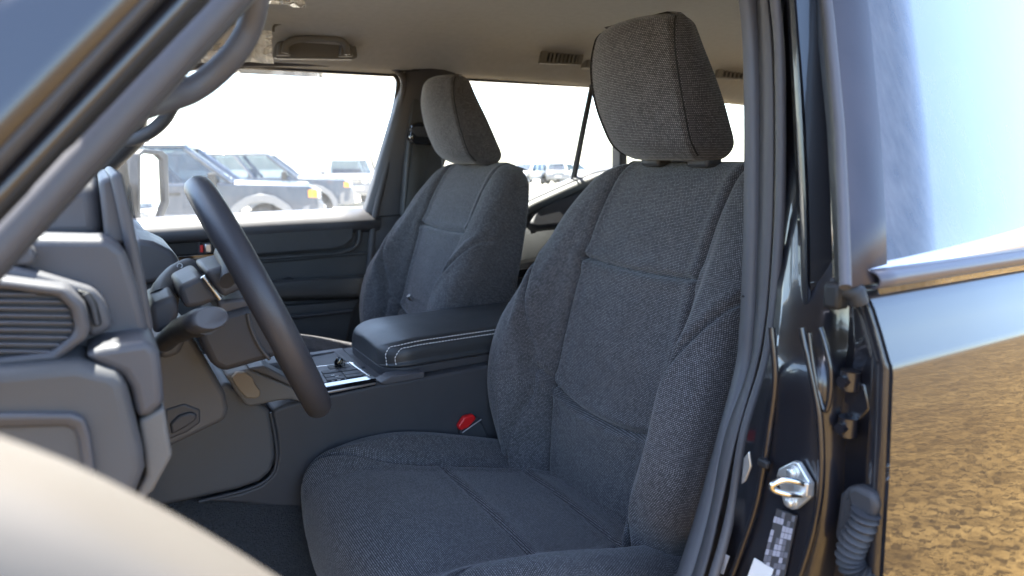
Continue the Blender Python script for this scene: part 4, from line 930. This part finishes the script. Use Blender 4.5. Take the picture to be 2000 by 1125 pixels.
# ------------------------------------------------------------------ parked vehicles outside
def paintm(name, c, r=.3): return mat(name, c, r, coat=.8)
NAVY = paintm('navy_car_paint', (.030, .048, .078)); WHT = paintm('white_car_paint', (.75, .75, .74)); SIL = paintm('silver_car_paint', (.35, .36, .38)); GRYP = paintm('grey_car_paint', (.12, .125, .13))
CGL = mat('car_glass', (.05, .06, .065), .06, coat=.5); TYRE = mat('tyre_rubber', (.02, .02, .02), .8); CLAD = mat('grey_cladding', (.16, .16, .165), .6)
RIMC = mat('alloy_rim', (.45, .45, .46), .35, metal=.9); LAMP = mat('headlamp', (.75, .76, .78), .12, coat=1); AMB = mat('amber_lens', (.9, .33, .03), .25)
def suv(lab, paint, roofm, group, simple=False, old=False):
    e = empty('parked_car'); label(e, lab, 'car', group)
    W2 = .95
    def arch(cx, r, z0, n=8): return [(cx+r*math.cos(a), z0+r*math.sin(a)) for a in np.linspace(0, math.pi, n)]
    bot = [(2.36, .60), (2.05, .50)]+arch(1.45, .47, .42)[0:]+[(.85, .42), (-.85, .42)]+arch(-1.4, .47, .42)+[(-2.0, .50), (-2.38, .62)]
    top = [(-2.42, 1.0), (-2.40, 1.22), (.80, 1.22), (1.2, 1.215), (2.25, 1.17), (2.38, 1.08), (2.40, .85)]
    pl = bot+top
    prism('body', [(x, -W2, z) for x, z in pl], (0, 2*W2, 0), paint, e, .04, 3)
    prism('hood', [(.78, -.80, 1.215), (2.22, -.78, 1.17), (2.30, -.76, 1.14), (.78, -.8, 1.14)], (0, 1.58, 0), roofm, e, .03) if False else prism('hood', [(.78, -.80, 1.20), (2.26, -.78, 1.155), (2.24, -.78, 1.20), (.80, -.78, 1.262)], (0, 1.58, 0), paint, e, .02)
    xb, xf = (-2.34, 1.02); rb_, rf = (-2.22, .30)
    if old: rf = .62
    lo = [Vector((x, y, 1.21)) for x, y in ((xb, -.92), (xf, -.90), (xf, .90), (xb, .92))]
    hi_ = [Vector((x, y, 1.80)) for x, y in ((rb_, -.76), (rf, -.74), (rf, .74), (rb_, .76))]
    # pillars and glass: cabin as six posts and panes
    def post(a, b, w, nm='roof_pillar'): tube(nm, [a, b], w, paint, e, n=6)
    for k in range(4): post(lo[k], hi_[k], .055)
    for s_, (a, b, c, d) in (('L', (0, 1, 1, 0)), ('R', (3, 2, 2, 3))):
        for t in (.36, .68): post(lo[a].lerp(lo[b], t), hi_[a].lerp(hi_[b], t), .05)
        P = [lo[a].lerp(lo[b], 0), lo[a].lerp(lo[b], 1), hi_[a].lerp(hi_[b], 1), hi_[a].lerp(hi_[b], 0)]
        sg = -1 if s_ == 'L' else 1
        for t0, t1 in ((.02, .35), (.37, .67), (.69, .98)):
            pane = [P[0].lerp(P[1], t0), P[0].lerp(P[1], t1), P[3].lerp(P[2], t1), P[3].lerp(P[2], t0)]
            prism('side_window', pane, (0, sg*-.01, 0), GLC, e)
    prism('windshield', [lo[1], lo[2], hi_[2], hi_[1]], (-.015, 0, 0), GLC, e)
    prism('rear_window', [lo[0], lo[3], hi_[3], hi_[0]], (.015, 0, 0), GLC, e)
    prism('roof', [(rb_-.04, -.79, 1.79), (rf+.04, -.77, 1.79), (rf+.04, .77, 1.79), (rb_-.04, .79, 1.79)], (0, 0, .07), roofm, e, .03)
    box('seat_row', (-.2, 0, 1.20), (.12, 1.2, .5), TYRE, e, .04); box('dashboard', (.75, 0, 1.24), (.3, 1.5, .1), TYRE, e)
    for sy in (-1, 1):
        if not old: tube('roof_rail', [(rb_+.2, sy*.66, 1.875), (rb_+.3, sy*.66, 1.905), (rf-.35, sy*.66, 1.905), (rf-.2, sy*.66, 1.87)], .025, CLAD, e, n=6)
        box('door_mirror', (.72, sy*1.06, 1.28), (.12, .2, .22), CLAD if old else TYRE, e, .03)
        prism('side_moulding', [(-.85, sy*.955, .56), (.86, sy*.955, .56), (.86, sy*.955, .72), (-.85, sy*.955, .72)], (0, sy*.02, 0), CLAD, e, .01)
        for t in (.1, -.95):
            box('door_handle', (t, sy*.965, 1.05), (.22, .03, .05), TYRE, e, .01)
        for cx in (1.45, -1.4):
            o_ = arch(cx, .62, .42, 9); i_ = arch(cx, .48, .42, 9)
            vs = [Vector((x, sy*.952, z)) for x, z in o_]+[Vector((x, sy*.952, z)) for x, z in i_]
            vs += [v+Vector((0, sy*.05, 0)) for v in vs]; nn = 9; fs = []
            for i in range(nn-1):
                fs += [(i, i+1, nn+i+1, nn+i), (2*nn+i, 2*nn+i+1, 3*nn+i+1, 3*nn+i), (i, i+1, 2*nn+i+1, 2*nn+i), (nn+i, nn+i+1, 3*nn+i+1, 3*nn+i)]
            mesh('wheel_arch', vs, fs, CLAD, e, bevel=.012)
            tube('tyre', [(cx+.31*math.cos(a), sy*.82, .39+.31*math.sin(a)) for a in np.linspace(0, 2*math.pi, 24, endpoint=False)], .11, TYRE, e, n=10, closed=True)
            tube('wheel_rim', [(cx, sy*.78, .39), (cx, sy*.90, .39), (cx, sy*.91, .39)], [.24, .23, .12], RIMC, e, n=16)
            tube('wheel_hub', [(cx, sy*.90, .39), (cx, sy*.93, .39)], .05, CLAD, e, n=10)
            for k in range(6):
                a = k*math.pi/3; d = Vector((math.cos(a), 0, math.sin(a)))
                tube('wheel_spoke', [Vector((cx, sy*.915, .39))+d*.05, Vector((cx, sy*.905, .39))+d*.22], .022, RIMC, e, n=6)
        box('headlamp', (2.36, sy*.70, 1.02), (.12, .34, .16), LAMP, e, .03)
        box('turn_lamp', (2.30, sy*.915, 1.03), (.16, .09, .14), AMB, e, .02)
        box('tail_lamp', (-2.40, sy*.82, 1.05), (.06, .12, .34), RED, e, .02)
        box('tow_hook', (2.52, sy*.45, .55), (.08, .06, .08), CHROME, e, .02)
    box('grille', (2.40, 0, 1.0), (.06, 1.0, .20), TYRE, e, .02)
    for k in range(3): box('grille_bar', (2.435, 0, .94+.06*k), (.03, .96, .022), CHROME, e, .006)
    prism('bumper', [(2.1, -.97, .48), (2.46, -.90, .50), (2.50, -.88, .62), (2.48, -.88, .86), (2.38, -.95, .90), (2.1, -.97, .80)], (0, 1.88, 0), CLAD, e, .04)
    box('number_plate', (2.52, 0, .72), (.02, .5, .12), WHT, e, .005)
    if old:
        tube('snorkel', [(1.0, .92, 1.2), (.95, .98, 1.3), (.72, .86, 1.85), (.80, .86, 1.95), (.86, .86, 1.95)], .045, TYRE, e, n=8)
        for s_ in (-.3, .3): tube('fog_lamp', [(2.52, s_, .98), (2.58, s_, .98)], .09, LAMP, e, n=12)
    return e
GLC = glass('parked_car_glass', (.62, .67, .70), 1.8)
def put(e, x, y, deg):
    e.location = (x, y, 0); e.rotation_euler = (0, 0, R(deg)); return e
def dirxy(px, dist):
    a = YAW+math.atan((px-1000)/FPX); return CAM[0]+dist*math.sin(a), CAM[1]+dist*math.cos(a)
c1 = suv('navy four-wheel drive with roof rails parked nearest beyond the passenger window', NAVY, NAVY, 'vehicles parked in the lot')
wx, wyy = dirxy(520, 13.6); hd = -14
put(c1, wx-1.45*math.cos(R(hd)), wyy-1.45*math.sin(R(hd)), hd)
c2 = copy_tree(c1); wx, wyy = dirxy(622, 20.5); put(c2, wx-1.45*math.cos(R(hd)), wyy-1.45*math.sin(R(hd)), hd-4)
label(c2, 'navy four-wheel drive with roof rails, second in line, behind the nearest one')
c3 = suv('white boxy off-roader with a snorkel facing the camera, far behind the navy cars', WHT, WHT, 'vehicles parked in the lot', old=True)
x, y = dirxy(684, 30); put(c3, x, y, -100)
fl = [('small white car far off in the row seen between the front seats, leftmost', WHT, 1030, 62, -150), ('dark grey vehicle in the far row between the front seats', GRYP, 1052, 70, -60),
      ('silver vehicle in the far row, close to the window post', SIL, 1086, 64, -120), ('white vehicle farthest right in the far row, just past the window post', WHT, 1128, 66, -40)]
tmpl = {}
for lab, p, px, d, h_ in fl:
    if p not in tmpl: o = suv(lab, p, p, 'far row of vehicles'); tmpl[p] = o
    else: o = copy_tree(tmpl[p])
    label(o, lab, 'car', 'far row of vehicles'); x, y = dirxy(px, d); put(o, x, y, h_)
# vehicles the door mirror shows
TM = TILT.to_3x3()
for px_, dist, h_, lab in ((283, 70, 215, 'white vehicle reflected in the passenger door mirror, left one'), (297, 78, 200, 'white vehicle reflected in the passenger door mirror, middle one'), (310, 86, 190, 'white vehicle reflected in the passenger door mirror, right one')):
    d = (TM @ Vector(f_ + r_*(px_-1000)/FPX + u_*(562.5-395)/FPX)).normalized(); nn_ = TM @ MN; rv = d-2*d.dot(nn_)*nn_
    x, y = MC.x+rv.x*dist/math.hypot(rv.x, rv.y), MC.y+rv.y*dist/math.hypot(rv.x, rv.y)
    o = copy_tree(tmpl[WHT]); label(o, lab, 'car', 'vehicles reflected in the mirror'); put(o, x, y, h_)
